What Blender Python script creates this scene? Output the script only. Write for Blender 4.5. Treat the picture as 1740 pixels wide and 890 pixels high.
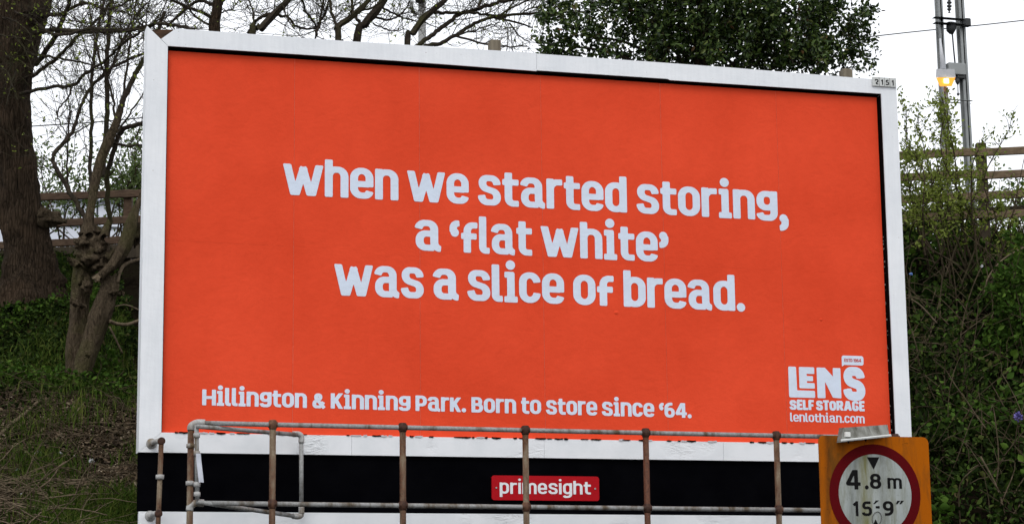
import bpy, math, random
import numpy as np
from mathutils import Vector, Matrix

for o in list(bpy.data.objects):
    bpy.data.objects.remove(o)
SC = bpy.context.scene
COL = SC.collection
R = math.radians

# ------------------------------------------------------------------ camera
CAM = np.array([-5.1007, -16.2138, -1.6212])
YAW, PITCH, ROLL, FPX = 0.2904, 0.1765, -0.0117, 3684.6
_fw = np.array([math.sin(YAW) * math.cos(PITCH), math.cos(YAW) * math.cos(PITCH), math.sin(PITCH)])
_r = np.array([math.cos(YAW), -math.sin(YAW), 0.0])
_u = np.cross(_r, _fw)
_r2 = _r * math.cos(ROLL) + _u * math.sin(ROLL)
_u2 = -_r * math.sin(ROLL) + _u * math.cos(ROLL)
cd = bpy.data.cameras.new('camera')
cam = bpy.data.objects.new('camera', cd)
COL.objects.link(cam)
cd.sensor_width = 36.0
cd.lens = FPX / 1740.0 * 36.0
cd.clip_start = 0.1
cd.clip_end = 3000
M = Matrix.Identity(4)
for i in range(3):
    M[i][0], M[i][1], M[i][2], M[i][3] = _r2[i], _u2[i], -_fw[i], CAM[i]
cam.matrix_world = M
SC.camera = cam

# ------------------------------------------------------------------ sky, sun, exposure
SUN_EL, SUN_AZ = R(50), R(205)           # azimuth clockwise from +Y
w = bpy.data.worlds.new('World')
SC.world = w
w.use_nodes = True
nt = w.node_tree
nt.nodes.clear()
wo = nt.nodes.new('ShaderNodeOutputWorld')
bg = nt.nodes.new('ShaderNodeBackground')
sky = nt.nodes.new('ShaderNodeTexSky')
sky.sky_type = 'NISHITA'
sky.sun_disc = False
sky.sun_elevation = SUN_EL
sky.sun_rotation = SUN_AZ
sky.dust_density = 4.0
mx = nt.nodes.new('ShaderNodeMix')
mx.data_type = 'RGBA'
mx.inputs[0].default_value = 0.88
ns = nt.nodes.new('ShaderNodeTexNoise')
ns.inputs['Scale'].default_value = 1.6
ns.inputs['Detail'].default_value = 5
cr = nt.nodes.new('ShaderNodeValToRGB')
cr.color_ramp.elements[0].position = 0.3
cr.color_ramp.elements[0].color = (10.4, 10.7, 11.4, 1)
cr.color_ramp.elements[1].position = 0.7
cr.color_ramp.elements[1].color = (12.6, 12.8, 13.2, 1)
tc = nt.nodes.new('ShaderNodeTexCoord')
nt.links.new(tc.outputs['Generated'], ns.inputs['Vector'])
nt.links.new(ns.outputs['Fac'], cr.inputs['Fac'])
nt.links.new(sky.outputs[0], mx.inputs[6])
nt.links.new(cr.outputs[0], mx.inputs[7])
nt.links.new(mx.outputs[2], bg.inputs['Color'])
bg.inputs['Strength'].default_value = 0.115
nt.links.new(bg.outputs[0], wo.inputs['Surface'])

sd = bpy.data.lights.new('sun', 'SUN')
sd.energy = 1.0
sd.angle = R(25)
sd.color = (1.0, 0.97, 0.93)
sun = bpy.data.objects.new('sun', sd)
COL.objects.link(sun)
sdir = Vector((math.sin(SUN_AZ) * math.cos(SUN_EL), math.cos(SUN_AZ) * math.cos(SUN_EL), math.sin(SUN_EL)))
sun.rotation_euler = sdir.to_track_quat('Z', 'Y').to_euler()
sun.location = (0, -10, 20)

vs = SC.view_settings
vs.view_transform = 'Standard'
vs.look = 'None'
vs.exposure = 0.0
vs.gamma = 1.0
vs.use_curve_mapping = False
SC.cycles.max_bounces = 6
SC.cycles.use_denoising = True

# ------------------------------------------------------------------ helpers
def U(px, py, y):
    """World point seen at photograph pixel (px, py) on the vertical plane y."""
    d = _fw + _r2 * ((px - 870.0) / FPX) + _u2 * ((445.0 - py) / FPX)
    t = (y - CAM[1]) / d[1]
    return CAM + d * t

def pxm(y, px=870, py=445):
    """Pixels per metre at depth y."""
    return FPX / float((U(px, py, y) - CAM) @ _fw)

def crest_y(x):
    return np.clip(6.75 - 0.30 * (x + 0.0), 3.9, 9.0)

def terrain(x, y):
    x = np.asarray(x, float); y = np.asarray(y, float)
    yc = crest_y(x)
    s = np.clip((y - 0.3) / (yc - 0.3), 0, 1)
    z = -0.85 + 3.5 * s
    z = np.where(y < 0.3, np.clip(-0.85 + (y - 0.3) * 1.1, -3.5, -0.85), z)
    bump = 0.07 * np.sin(x * 2.1 + 1.3 * np.sin(y * 1.7)) * np.sin(y * 2.3 + 0.7 * x) + 0.035 * np.sin(x * 6.3 + y * 3.1) * np.cos(y * 5.7 - x * 2.2)
    on = np.clip((y - 0.1) / 0.6, 0, 1) * np.clip((yc + 4 - y) / 4, 0, 1)
    z = z + bump * on
    far = np.clip((y - yc - 30) / 60, 0, 1)
    return z - 1.5 * far

def ground_hit(px, py):
    prev = None
    for y in np.arange(-2.0, 10.0, 0.02):
        p = U(px, py, y)
        if terrain(p[0], y) >= p[2]:
            return np.array([p[0], y, float(terrain(p[0], y))])
    return U(px, py, 8.0)

def mesh_obj(name, verts, faces, mat, parent=None, smooth=False, kind=None):
    me = bpy.data.meshes.new(name)
    if isinstance(verts, np.ndarray) and isinstance(faces, np.ndarray):
        k = faces.shape[1]
        me.vertices.add(len(verts)); me.vertices.foreach_set('co', verts.astype(np.float32).ravel())
        me.loops.add(faces.size); me.loops.foreach_set('vertex_index', faces.astype(np.int32).ravel())
        me.polygons.add(len(faces))
        me.polygons.foreach_set('loop_start', np.arange(0, faces.size, k, dtype=np.int32))
        me.polygons.foreach_set('loop_total', np.full(len(faces), k, dtype=np.int32))
        me.update(calc_edges=True); me.validate()
    else:
        me.from_pydata([tuple(map(float, v)) for v in verts], [], [tuple(map(int, f)) for f in faces])
        me.update()
    if smooth:
        me.polygons.foreach_set('use_smooth', [True] * len(me.polygons))
    if mat is not None:
        me.materials.append(mat)
    o = bpy.data.objects.new(name, me)
    COL.objects.link(o)
    if parent is not None:
        o.parent = parent
        if parent.parent is None:      # every mesh holds world coordinates
            o.matrix_parent_inverse = Matrix.Translation(-Vector(parent.location))
    if kind:
        o['kind'] = kind
    return o

def tag(o, label, cat, group=None):
    o['label'] = label; o['category'] = cat
    if group: o['group'] = group
    return o

def empty(name, loc, label, cat, group=None):
    o = bpy.data.objects.new(name, None)
    o.empty_display_size = 0.2
    o.location = tuple(map(float, loc))
    COL.objects.link(o)
    return tag(o, label, cat, group)

class MB:
    """collects shapes and links them as one mesh"""
    def __init__(s): s.v = []; s.f = []; s.n = 0
    def add(s, v, f):
        s.v.extend([tuple(map(float, q)) for q in v]); s.f.extend([tuple(int(i) + s.n for i in q) for q in f]); s.n = len(s.v)
    def box(s, c, sz, b=0.0, rot=None):
        c = np.array(c, float); h = np.array(sz, float) / 2
        b = min(b, h.min() * 0.9)
        if b <= 0:
            v = [np.array((x, y, z)) * h for x in (-1, 1) for y in (-1, 1) for z in (-1, 1)]
            f = [(0, 1, 3, 2), (4, 6, 7, 5), (0, 4, 5, 1), (2, 3, 7, 6), (0, 2, 6, 4), (1, 5, 7, 3)]
        else:
            # bevelled along the longest axis
            a = int(np.argmax(h)); o1, o2 = [i for i in range(3) if i != a]
            ring = []
            for sx, sy in ((1, 1), (-1, 1), (-1, -1), (1, -1)):
                p = (sx * h[o1], sy * (h[o2] - b)); q = (sx * (h[o1] - b), sy * h[o2])
                ring += [p, q] if sx * sy > 0 else [q, p]
            v = []
            for t, ins in ((-h[a], b), (-h[a] + b, 0), (h[a] - b, 0), (h[a], b)):
                for p, q in ring:
                    e = np.zeros(3); e[a] = t
                    e[o1] = p - math.copysign(min(ins, abs(p)), p) if ins else p
                    e[o2] = q - math.copysign(min(ins, abs(q)), q) if ins else q
                    v.append(e)
            f = []
            for k in range(3):
                for i in range(8):
                    j = (i + 1) % 8
                    f.append((k * 8 + i, k * 8 + j, k * 8 + 8 + j, k * 8 + 8 + i))
            f.append(tuple(range(7, -1, -1))); f.append(tuple(range(24, 32)))
        v = np.array(v)
        if rot is not None:
            v = v @ np.array(rot).T
        s.add(v + c, f); return s
    def prism(s, poly, y0, y1):
        """polygon in (x, z) extruded from y0 to y1"""
        n = len(poly)
        v = [(p[0], y0, p[1]) for p in poly] + [(p[0], y1, p[1]) for p in poly]
        f = [tuple(range(n)), tuple(range(2 * n - 1, n - 1, -1))] + [(i, i + n, (i + 1) % n + n, (i + 1) % n) for i in range(n)]
        s.add(v, f); return s
    def tube(s, pts, rad, k=10, cap=True):
        v, f = tube_mesh(pts, rad, k)
        n = len(v)
        f = [tuple(q) for q in f]
        if cap:
            f.append(tuple(range(k - 1, -1, -1))); f.append(tuple(range(n - k, n)))
        s.add(v, f); return s
    def build(s, name, mat, parent=None, smooth=False, kind=None):
        return mesh_obj(name, s.v, s.f, mat, parent, smooth, kind)

def tube_mesh(pts, rad, k=8):
    P = np.array(pts, float); n = len(P)
    rad = np.broadcast_to(np.array(rad, float), (n,))
    T = np.gradient(P, axis=0)
    T /= np.linalg.norm(T, axis=1, keepdims=True) + 1e-12
    ref = np.array([0.31, 0.17, 0.93]) if abs(T[0][2]) < 0.9 else np.array([0.93, 0.31, 0.17])
    A = np.cross(T, ref); A /= np.linalg.norm(A, axis=1, keepdims=True) + 1e-12
    B = np.cross(T, A)
    a = np.linspace(0, 2 * np.pi, k, endpoint=False)
    V = P[:, None, :] + rad[:, None, None] * (np.cos(a)[None, :, None] * A[:, None, :] + np.sin(a)[None, :, None] * B[:, None, :])
    V = V.reshape(-1, 3)
    i = np.arange(n - 1)[:, None] * k; j = np.arange(k)[None, :]; j2 = (j + 1) % k
    F = np.stack([i + j, i + j2, i + k + j2, i + k + j], -1).reshape(-1, 4)
    return V, F

class TubeBatch:
    def __init__(s): s.v = []; s.f = []; s.n = 0
    def add(s, pts, rad, k):
        v, f = tube_mesh(pts, rad, k)
        s.v.append(v); s.f.append(f + s.n); s.n += len(v)
    def build(s, name, mat, parent=None, kind=None):
        return mesh_obj(name, np.concatenate(s.v), np.concatenate(s.f), mat, parent, True, kind)

def spline(pts, n=6):
    """Catmull-Rom through points (any number of columns)"""
    P = np.array(pts, float)
    if len(P) < 3:
        t = np.linspace(0, 1, n + 1)[:, None]
        return P[0] * (1 - t) + P[-1] * t
    Q = np.vstack([2 * P[0] - P[1], P, 2 * P[-1] - P[-2]])
    out = []
    for i in range(1, len(Q) - 2):
        p0, p1, p2, p3 = Q[i - 1:i + 3]
        for t in np.linspace(0, 1, n, endpoint=False):
            out.append(0.5 * ((2 * p1) + (-p0 + p2) * t + (2 * p0 - 5 * p1 + 4 * p2 - p3) * t * t + (-p0 + 3 * p1 - 3 * p2 + p3) * t ** 3))
    out.append(P[-1])
    return np.array(out)

def leaves_mesh(pos, dirs, size, rng, width=0.5, fold=0.25):
    """pointed oval leaves folded along the midrib: pos (n,3), dirs (n,3) unit, size (n,)"""
    n = len(pos)
    size = np.broadcast_to(size, (n,))[:, None]
    rnd = rng.normal(size=(n, 3))
    side = np.cross(dirs, rnd); side /= np.linalg.norm(side, axis=1, keepdims=True) + 1e-9
    nor = np.cross(side, dirs)
    wv = side * size * width * 0.5; up = nor * size * fold * 0.4
    p1 = pos + dirs * size * 0.28; p2 = pos + dirs * size * 0.62
    v = np.stack([pos, p1 + wv * 0.86 + up, p2 + wv * 0.84 + up * 0.8, pos + dirs * size - nor * size * 0.14, p2 - wv * 0.84 + up * 0.8, p1 - wv * 0.86 + up], 1).reshape(-1, 3)
    b = np.arange(n)[:, None] * 6
    f = np.concatenate([b + np.array([[0, i, i + 1]]) for i in (1, 2, 3, 4)], 0)
    return v, f

def unit(a):
    return a / (np.linalg.norm(a, axis=-1, keepdims=True) + 1e-9)

# ------------------------------------------------------------------ materials
class NT:
    def __init__(s, name):
        s.m = bpy.data.materials.new(name); s.m.use_nodes = True
        s.t = s.m.node_tree; s.t.nodes.clear()
        s.out = s.t.nodes.new('ShaderNodeOutputMaterial')
        s.b = s.t.nodes.new('ShaderNodeBsdfPrincipled')
        s.t.links.new(s.b.outputs[0], s.out.inputs['Surface'])
        s.co = None
    def n(s, typ, **kw):
        x = s.t.nodes.new(typ)
        for k, v in kw.items():
            if k in x.inputs: x.inputs[k].default_value = v
            else: setattr(x, k, v)
        return x
    def l(s, a, b): s.t.links.new(a, b)
    def coord(s, scale=(1, 1, 1)):
        tc = s.n('ShaderNodeTexCoord'); mp = s.n('ShaderNodeMapping')
        mp.inputs['Scale'].default_value = scale
        s.l(tc.outputs['Object'], mp.inputs['Vector'])
        return mp.outputs[0]
    def noise(s, scale, detail=4, rough=0.55, stretch=(1, 1, 1), dist=0.0):
        x = s.n('ShaderNodeTexNoise'); x.inputs['Scale'].default_value = scale; x.inputs['Detail'].default_value = detail
        x.inputs['Roughness'].default_value = rough; x.inputs['Distortion'].default_value = dist
        s.l(s.coord(stretch), x.inputs['Vector'])
        return x.outputs['Fac']
    def ramp(s, fac, stops):
        x = s.n('ShaderNodeValToRGB')
        e = x.color_ramp.elements
        while len(e) < len(stops): e.new(0.5)
        for q, (p, c) in zip(e, stops):
            q.position = p; q.color = (*c, 1) if len(c) == 3 else c
        s.l(fac, x.inputs['Fac'])
        return x.outputs[0]
    def mix(s, fac, a, b, mode='MIX'):
        x = s.n('ShaderNodeMix'); x.data_type = 'RGBA'; x.blend_type = mode
        for sock, val in ((x.inputs[0], fac), (x.inputs[6], a), (x.inputs[7], b)):
            if isinstance(val, (int, float)): sock.default_value = val
            elif isinstance(val, tuple): sock.default_value = (*val, 1)
            else: s.l(val, sock)
        return x.outputs[2]
    def bump(s, h, strength=0.3, dist=0.01):
        x = s.n('ShaderNodeBump'); x.inputs['Strength'].default_value = strength; x.inputs['Distance'].default_value = dist
        s.l(h, x.inputs['Height']); s.l(x.outputs[0], s.b.inputs['Normal'])
    def col(s, c):
        if isinstance(c, tuple): s.b.inputs['Base Color'].default_value = (*c, 1)
        else: s.l(c, s.b.inputs['Base Color'])
        return s
    def set(s, rough=0.6, metal=0.0, spec=0.5):
        s.b.inputs['Roughness'].default_value = rough; s.b.inputs['Metallic'].default_value = metal
        s.b.inputs['Specular IOR Level'].default_value = spec
        return s

def g(v): return (v, v, v)

MAT = {}
# white gloss paint on timber, grimy with faint streaks
a = NT('white_paint')
n1 = a.noise(2.2, 5, 0.6, (1, 1, 1)); n2 = a.noise(40, 3, 0.6, (1, 1, 0.08))
c = a.ramp(n1, [(0.25, (0.70, 0.73, 0.76)), (0.6, (0.80, 0.82, 0.84))])
sp = a.ramp(a.noise(55, 2, 0.5), [(0.73, g(0)), (0.76, g(1))])
c = a.mix(sp, c, (0.38, 0.36, 0.33))
c = a.mix(0.14, c, a.ramp(n2, [(0.35, (0.70, 0.71, 0.72)), (0.6, (1, 1, 1))]), 'MULTIPLY')
a.col(c).set(0.42); a.bump(a.noise(14, 5, 0.65, (0.6, 1, 1)), 0.25, 0.01)
MAT['white'] = a.m
# flaking paint of the bottom board
a = NT('flaking_white_paint')
cr_ = a.n('ShaderNodeTexVoronoi'); cr_.feature = 'DISTANCE_TO_EDGE'; cr_.inputs['Scale'].default_value = 7
nz = a.n('ShaderNodeTexNoise'); nz.inputs['Scale'].default_value = 9; nz.inputs['Detail'].default_value = 6
co = a.coord((0.6, 1, 2.0)); a.l(co, nz.inputs['Vector'])
vm = a.n('ShaderNodeVectorMath'); vm.operation = 'MULTIPLY_ADD'; vm.inputs[1].default_value = (0.35, 0.35, 0.35)
a.l(nz.outputs['Color'], vm.inputs[0]); a.l(co, vm.inputs[2]); a.l(vm.outputs[0], cr_.inputs['Vector'])
crack = a.ramp(cr_.outputs['Distance'], [(0.0, g(1)), (0.012, g(0))])
mask = a.ramp(a.noise(1.3, 3), [(0.56, g(0)), (0.66, g(0.8))])
ck = a.mix(1.0, crack, mask, 'MULTIPLY')
base = a.ramp(a.noise(3, 5, 0.6), [(0.3, (0.69, 0.72, 0.74)), (0.6, (0.79, 0.81, 0.83))])
a.col(a.mix(ck, base, (0.25, 0.22, 0.19))).set(0.5)
bh = a.mix(0.5, a.noise(22, 6, 0.7, (0.5, 1, 1.5), 1.2), cr_.outputs['Distance'])
bh2 = a.mix(mask, g(0.5), bh)
a.bump(bh2, 0.9, 0.03)
MAT['flaky'] = a.m
# pasted paper
def paper(name, c1, c2):
    a = NT(name)
    n1 = a.noise(1.1, 4, 0.55); n2 = a.noise(6, 6, 0.65, (1.2, 1, 0.8), 0.8)
    c = a.ramp(n1, [(0.3, c1), (0.7, c2)])
    c = a.mix(0.5, c, a.ramp(n2, [(0.3, (0.90, 0.88, 0.86)), (0.6, (1, 1, 1))]), 'MULTIPLY')
    a.col(c).set(0.7, spec=0.06)
    a.bump(a.mix(0.5, a.noise(5, 6, 0.6, (0.7, 1, 1.0), 1.8), a.noise(22, 5, 0.65, (0.9, 1, 1))), 0.34, 0.020)
    return a.m
MAT['orange'] = paper('orange_paper', (0.68, 0.060, 0.021), (0.785, 0.076, 0.029))
MAT['print'] = paper('pale_blue_print', (0.625, 0.705, 0.82), (0.665, 0.74, 0.855))
MAT['backing'] = paper('backing_paper', (0.74, 0.42, 0.33), (0.80, 0.50, 0.40))
def plain(name, c, rough=0.6, metal=0.0, var=0.25, scale=8, bump=0.15, spec=0.5):
    a = NT(name)
    c2 = tuple(x * (1 - var) for x in c)
    a.col(a.ramp(a.noise(scale, 5, 0.6), [(0.3, c2), (0.7, c)])).set(rough, metal, spec)
    if bump: a.bump(a.noise(scale * 4, 4, 0.6), bump, 0.005)
    return a.m
a = NT('black_paint')
sc1 = a.ramp(a.noise(30, 4, 0.7, (0.35, 1, 1.2)), [(0.725, g(0)), (0.76, g(1))])
sc2 = a.ramp(a.noise(3.5, 5, 0.6), [(0.5, g(0)), (0.7, g(1))])
a.col(a.mix(a.mix(1.0, sc1, sc2, 'MULTIPLY'), a.ramp(a.noise(2.5, 6, 0.7), [(0.4, (0.0016, 0.0016, 0.0024)), (0.8, (0.0035, 0.0035, 0.0045))]), (0.16, 0.16, 0.17))).set(0.6, spec=0.0)
a.bump(a.noise(6, 5, 0.6), 0.2, 0.01)
MAT['black'] = a.m
MAT['rebate'] = plain('rebate_shade_black', (0.004, 0.0035, 0.0035), 0.8, 0, 0.4, 20, 0.2, 0.03)  # near-black: painted shade inside the frame, also black bolts and torn paper
MAT['red_plate'] = plain('red_plate_enamel', (0.44, 0.006, 0.012), 0.5, 0, 0.12, 6, 0.03, 0.08)
MAT['plate_white'] = plain('plate_white_print', (0.78, 0.80, 0.82), 0.4, 0, 0.08, 6, 0)
MAT['black_print'] = plain('black_print', (0.008, 0.008, 0.008), 0.6, 0, 0.2, 8, 0, 0.04)
MAT['red_print'] = plain('red_print', (0.55, 0.06, 0.05), 0.5, 0, 0.1, 8, 0)
# galvanised pipe going brown
def pipe(name, lo, hi, rust, amt):
    a = NT(name)
    n1 = a.noise(9, 6, 0.65, (1, 1, 0.35)); n2 = a.noise(60, 4, 0.6)
    c = a.ramp(n2, [(0.3, lo), (0.7, hi)])
    c = a.mix(a.ramp(n1, [(amt, g(1)), (amt + 0.16, g(0))]), c, a.mix(a.ramp(n2, [(0.35, g(0)), (0.65, g(1))]), rust, tuple(x * 0.45 for x in rust)))
    a.col(c).set(0.6, 0.1, 0.25); a.bump(n2, 0.35, 0.004)
    return a.m
MAT['pipe_rust'] = pipe('rusty_pipe', (0.12, 0.088, 0.055), (0.22, 0.175, 0.118), (0.115, 0.055, 0.027), 0.46)
MAT['pipe_brown'] = pipe('deep_rusty_pipe', (0.13, 0.08, 0.05), (0.19, 0.13, 0.085), (0.12, 0.045, 0.022), 0.55)
MAT['pipe_grey'] = pipe('galvanised_pipe', (0.20, 0.205, 0.20), (0.34, 0.345, 0.34), (0.13, 0.10, 0.065), 0.36)
MAT['clamp'] = pipe('cast_clamp', (0.30, 0.30, 0.29), (0.44, 0.44, 0.43), (0.2, 0.14, 0.08), 0.36)
MAT['rust_joint'] = pipe('rusted_joint', (0.11, 0.05, 0.028), (0.17, 0.085, 0.045), (0.06, 0.025, 0.014), 0.5)
# timber
def timber(name, c1, c2, st=(0.6, 8, 8)):
    a = NT(name)
    n1 = a.noise(4, 6, 0.65, st, 0.4)
    a.col(a.ramp(n1, [(0.3, c1), (0.7, c2)])).set(0.85, spec=0.2); a.bump(n1, 0.5, 0.01)
    return a.m
MAT['rail_wood'] = timber('rail_timber', (0.085, 0.058, 0.036), (0.20, 0.145, 0.09))
MAT['rail_dark'] = timber('brown_rail_timber', (0.055, 0.034, 0.022), (0.13, 0.085, 0.055))
MAT['post_wood'] = timber('post_timber', (0.03, 0.024, 0.017), (0.085, 0.065, 0.042), (8, 8, 0.6))
MAT['rot_wood'] = timber('rotten_timber', (0.018, 0.011, 0.007), (0.085, 0.045, 0.025), (2, 8, 8))
MAT['grey_wood'] = timber('weathered_timber', (0.11, 0.09, 0.065), (0.22, 0.19, 0.14), (8, 8, 0.6))
# bark
def bark(name, c1, c2, c3, st=(6, 6, 1.0), sc=3.0, bs=1.0, ck=0.25):
    a = NT(name)
    n1 = a.noise(sc, 7, 0.7, st, 0.8); n2 = a.noise(2.2, 4, 0.6)
    c = a.ramp(n1, [(0.30, c1), (0.68, c2)])
    c = a.mix(a.ramp(n2, [(0.50, g(0)), (0.68, g(1))]), c, c3)
    n3 = a.n('ShaderNodeTexVoronoi'); n3.feature = 'DISTANCE_TO_EDGE'; n3.inputs['Scale'].default_value = sc * 2.2; a.l(a.coord((st[0] * 0.45, st[1] * 0.45, st[2] * 0.55)), n3.inputs['Vector'])
    crk = a.ramp(n3.outputs['Distance'], [(0.0, g(0.35)), (0.12, g(1))])
    a.col(a.mix(ck, c, crk, 'MULTIPLY')).set(0.95, spec=0.04); a.bump(a.mix(0.15 + 0.4 * ck, n1, crk), bs, 0.05)
    return a.m
MAT['bark_big'] = bark('dark_ridged_bark', (0.006, 0.0045, 0.003), (0.068, 0.048, 0.032), (0.068, 0.046, 0.030), (9, 9, 1.0), 4.0, 1.0, 0.55)
MAT['bark_t2'] = bark('grey_brown_bark', (0.022, 0.016, 0.010), (0.155, 0.118, 0.078), (0.085, 0.078, 0.034), (6, 6, 2.2), 7.0, 1.0, 0.15)
MAT['bark_twig'] = bark('twig_bark', (0.014, 0.011, 0.009), (0.062, 0.050, 0.038), (0.045, 0.043, 0.020), (4, 4, 4), 6.0, 0.4)
MAT['bark_stem'] = bark('shrub_stem_bark', (0.020, 0.015, 0.010), (0.085, 0.065, 0.042), (0.05, 0.048, 0.024), (4, 4, 4), 5.0, 0.3)
MAT['stick'] = bark('dead_stick', (0.075, 0.055, 0.036), (0.22, 0.17, 0.115), (0.12, 0.10, 0.06), (5, 5, 5), 4.0, 0.4)
MAT['dead_stem'] = bark('dead_stalk', (0.022, 0.016, 0.010), (0.15, 0.115, 0.075), (0.06, 0.05, 0.028), (5, 5, 5), 2.0, 0.2)
# leaves: one tone per leaf
def leaf(name, stops, rough=0.5, trans=0.25, spec=0.4):
    a = NT(name)
    ge = a.n('ShaderNodeNewGeometry')
    c = a.ramp(ge.outputs['Random Per Island'], stops)
    a.col(c).set(rough, spec=spec)
    tr = a.n('ShaderNodeBsdfTranslucent'); a.l(a.mix(0.5, c, (0.9, 1.0, 0.3), 'MULTIPLY'), tr.inputs['Color'])
    ms = a.n('ShaderNodeMixShader'); ms.inputs[0].default_value = trans
    a.l(a.b.outputs[0], ms.inputs[1]); a.l(tr.outputs[0], ms.inputs[2]); a.l(ms.outputs[0], a.out.inputs['Surface'])
    return a.m
MAT['holly'] = leaf('evergreen_leaf', [(0.0, (0.008, 0.015, 0.004)), (0.4, (0.024, 0.048, 0.010)), (0.85, (0.075, 0.12, 0.024)), (0.985, (0.12, 0.15, 0.04)), (1.0, (0.12, 0.05, 0.025))], 0.42, 0.10, 0.22)
MAT['spring'] = leaf('spring_leaf', [(0.0, (0.10, 0.13, 0.022)), (0.6, (0.20, 0.25, 0.048)), (1.0, (0.30, 0.34, 0.08))], 0.6, 0.42, 0.15)
MAT['ivy'] = leaf('dark_ground_leaf', [(0.0, (0.007, 0.012, 0.003)), (0.5, (0.018, 0.034, 0.007)), (0.85, (0.050, 0.085, 0.016)), (0.95, (0.075, 0.095, 0.022)), (1.0, (0.08, 0.06, 0.03))], 0.8, 0.15, 0.05)
MAT['nettle'] = leaf('nettle_leaf', [(0.0, (0.025, 0.055, 0.008)), (0.6, (0.050, 0.105, 0.015)), (1.0, (0.10, 0.17, 0.026))], 0.8, 0.25, 0.08)
MAT['hedge'] = leaf('hedge_leaf', [(0.0, (0.07, 0.11, 0.03)), (1.0, (0.16, 0.22, 0.07))], 0.5, 0.35)
MAT['dead_leaf'] = leaf('dead_leaf', [(0.0, (0.025, 0.017, 0.010)), (0.5, (0.11, 0.076, 0.048)), (0.9, (0.21, 0.155, 0.10)), (1.0, (0.34, 0.28, 0.20))], 0.8, 0.1, 0.2)
MAT['grass'] = leaf('grass_blade', [(0.0, (0.016, 0.034, 0.005)), (0.6, (0.050, 0.090, 0.012)), (1.0, (0.13, 0.15, 0.035))], 0.8, 0.2, 0.05)
# ground
a = NT('bank_soil')
n1 = a.noise(3.0, 7, 0.7); n2 = a.noise(22, 6, 0.7)
c = a.ramp(n1, [(0.35, (0.005, 0.004, 0.003)), (0.55, (0.018, 0.014, 0.009)), (0.72, (0.012, 0.017, 0.005))])
c = a.mix(0.6, c, a.ramp(n2, [(0.3, g(0.4)), (0.7, g(1.0))]), 'MULTIPLY')
a.col(c).set(1.0, spec=0.0); a.bump(n2, 1.0, 0.05)
MAT['soil'] = a.m
a = NT('tarmac'); n2 = a.noise(60, 4, 0.7)
a.col(a.ramp(n2, [(0.3, g(0.04)), (0.7, g(0.065))])).set(0.9); a.bump(n2, 0.4, 0.01)
MAT['tarmac'] = a.m
MAT['steel'] = plain('galvanised_steel', (0.30, 0.315, 0.31), 0.55, 0.2, 0.25, 3, 0.1)
MAT['steel_dark'] = plain('dark_steel', (0.035, 0.037, 0.037), 0.6, 0.2, 0.3, 5, 0.1)
MAT['pole_grey'] = plain('grey_pole', (0.30, 0.30, 0.29), 0.6, 0.0, 0.3, 4, 0.1)
MAT['lamp_grey'] = plain('lamp_housing', (0.55, 0.56, 0.58), 0.5, 0.0, 0.15, 10, 0)
MAT['cabin'] = plain('pale_cabin_sheet', (0.70, 0.74, 0.82), 0.5, 0.0, 0.12, 1.5, 0)
MAT['cabin_dark'] = plain('cabin_plinth', (0.10, 0.11, 0.12), 0.7, 0.0, 0.2, 2, 0)
MAT['litter'] = plain('pale_litter', (0.55, 0.56, 0.58), 0.6, 0, 0.3, 20, 0.2)
MAT['blue_litter'] = plain('blue_litter', (0.10, 0.20, 0.50), 0.5, 0, 0.3, 20, 0.2)
MAT['flower'] = plain('violet_petals', (0.16, 0.13, 0.42), 0.6, 0, 0.3, 30, 0)
# dirty road sign faces
def sign_face(name, c1, c2, dirt, streak=0.5, runs=()):
    """runs: (x, half width, colour, amount) vertical grime runs below the lamp unit"""
    a = NT(name)
    n1 = a.noise(5, 6, 0.7, (3.0, 1, 0.5), 0.3); n2 = a.noise(28, 5, 0.7)
    c = a.ramp(a.noise(2.0, 4), [(0.3, c1), (0.7, c2)])
    c = a.mix(a.ramp(n1, [(streak, g(0)), (streak + 0.22, g(0.75))]), c, dirt)
    c = a.mix(a.ramp(n2, [(0.62, g(0)), (0.72, g(0.6))]), c, tuple(x * 0.5 for x in dirt))
    for x0, hw, cc, am in runs:
        tc = a.n('ShaderNodeTexCoord'); sx = a.n('ShaderNodeSeparateXYZ'); a.l(tc.outputs['Object'], sx.inputs[0])
        m1 = a.n('ShaderNodeMath'); m1.operation = 'SUBTRACT'; m1.inputs[1].default_value = x0; a.l(sx.outputs[0], m1.inputs[0])
        m2 = a.n('ShaderNodeMath'); m2.operation = 'ABSOLUTE'; a.l(m1.outputs[0], m2.inputs[0])
        m3 = a.n('ShaderNodeMath'); m3.operation = 'DIVIDE'; m3.inputs[1].default_value = hw; a.l(m2.outputs[0], m3.inputs[0])
        band = a.ramp(m3.outputs[0], [(0.2, g(am)), (1.0, g(0))])
        wob = a.ramp(a.noise(9, 6, 0.7, (1.6, 1, 0.5), 0.5), [(0.30, g(0.15)), (0.60, g(1))])
        c = a.mix(a.mix(1.0, band, wob, 'MULTIPLY'), c, cc)
    a.col(c).set(0.7, spec=0.05)
    return a.m
def _sx(zx): return float(U(1380 + zx / 4.685, 830, -2.4)[0])
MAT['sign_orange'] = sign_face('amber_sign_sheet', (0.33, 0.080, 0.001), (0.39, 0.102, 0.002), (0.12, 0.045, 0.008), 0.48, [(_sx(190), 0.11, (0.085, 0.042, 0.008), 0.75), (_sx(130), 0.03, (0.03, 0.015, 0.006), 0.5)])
MAT['sign_red'] = sign_face('maroon_ring_sheet', (0.075, 0.0015, 0.003), (0.10, 0.002, 0.004), (0.05, 0.01, 0.008), 0.6)
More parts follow.
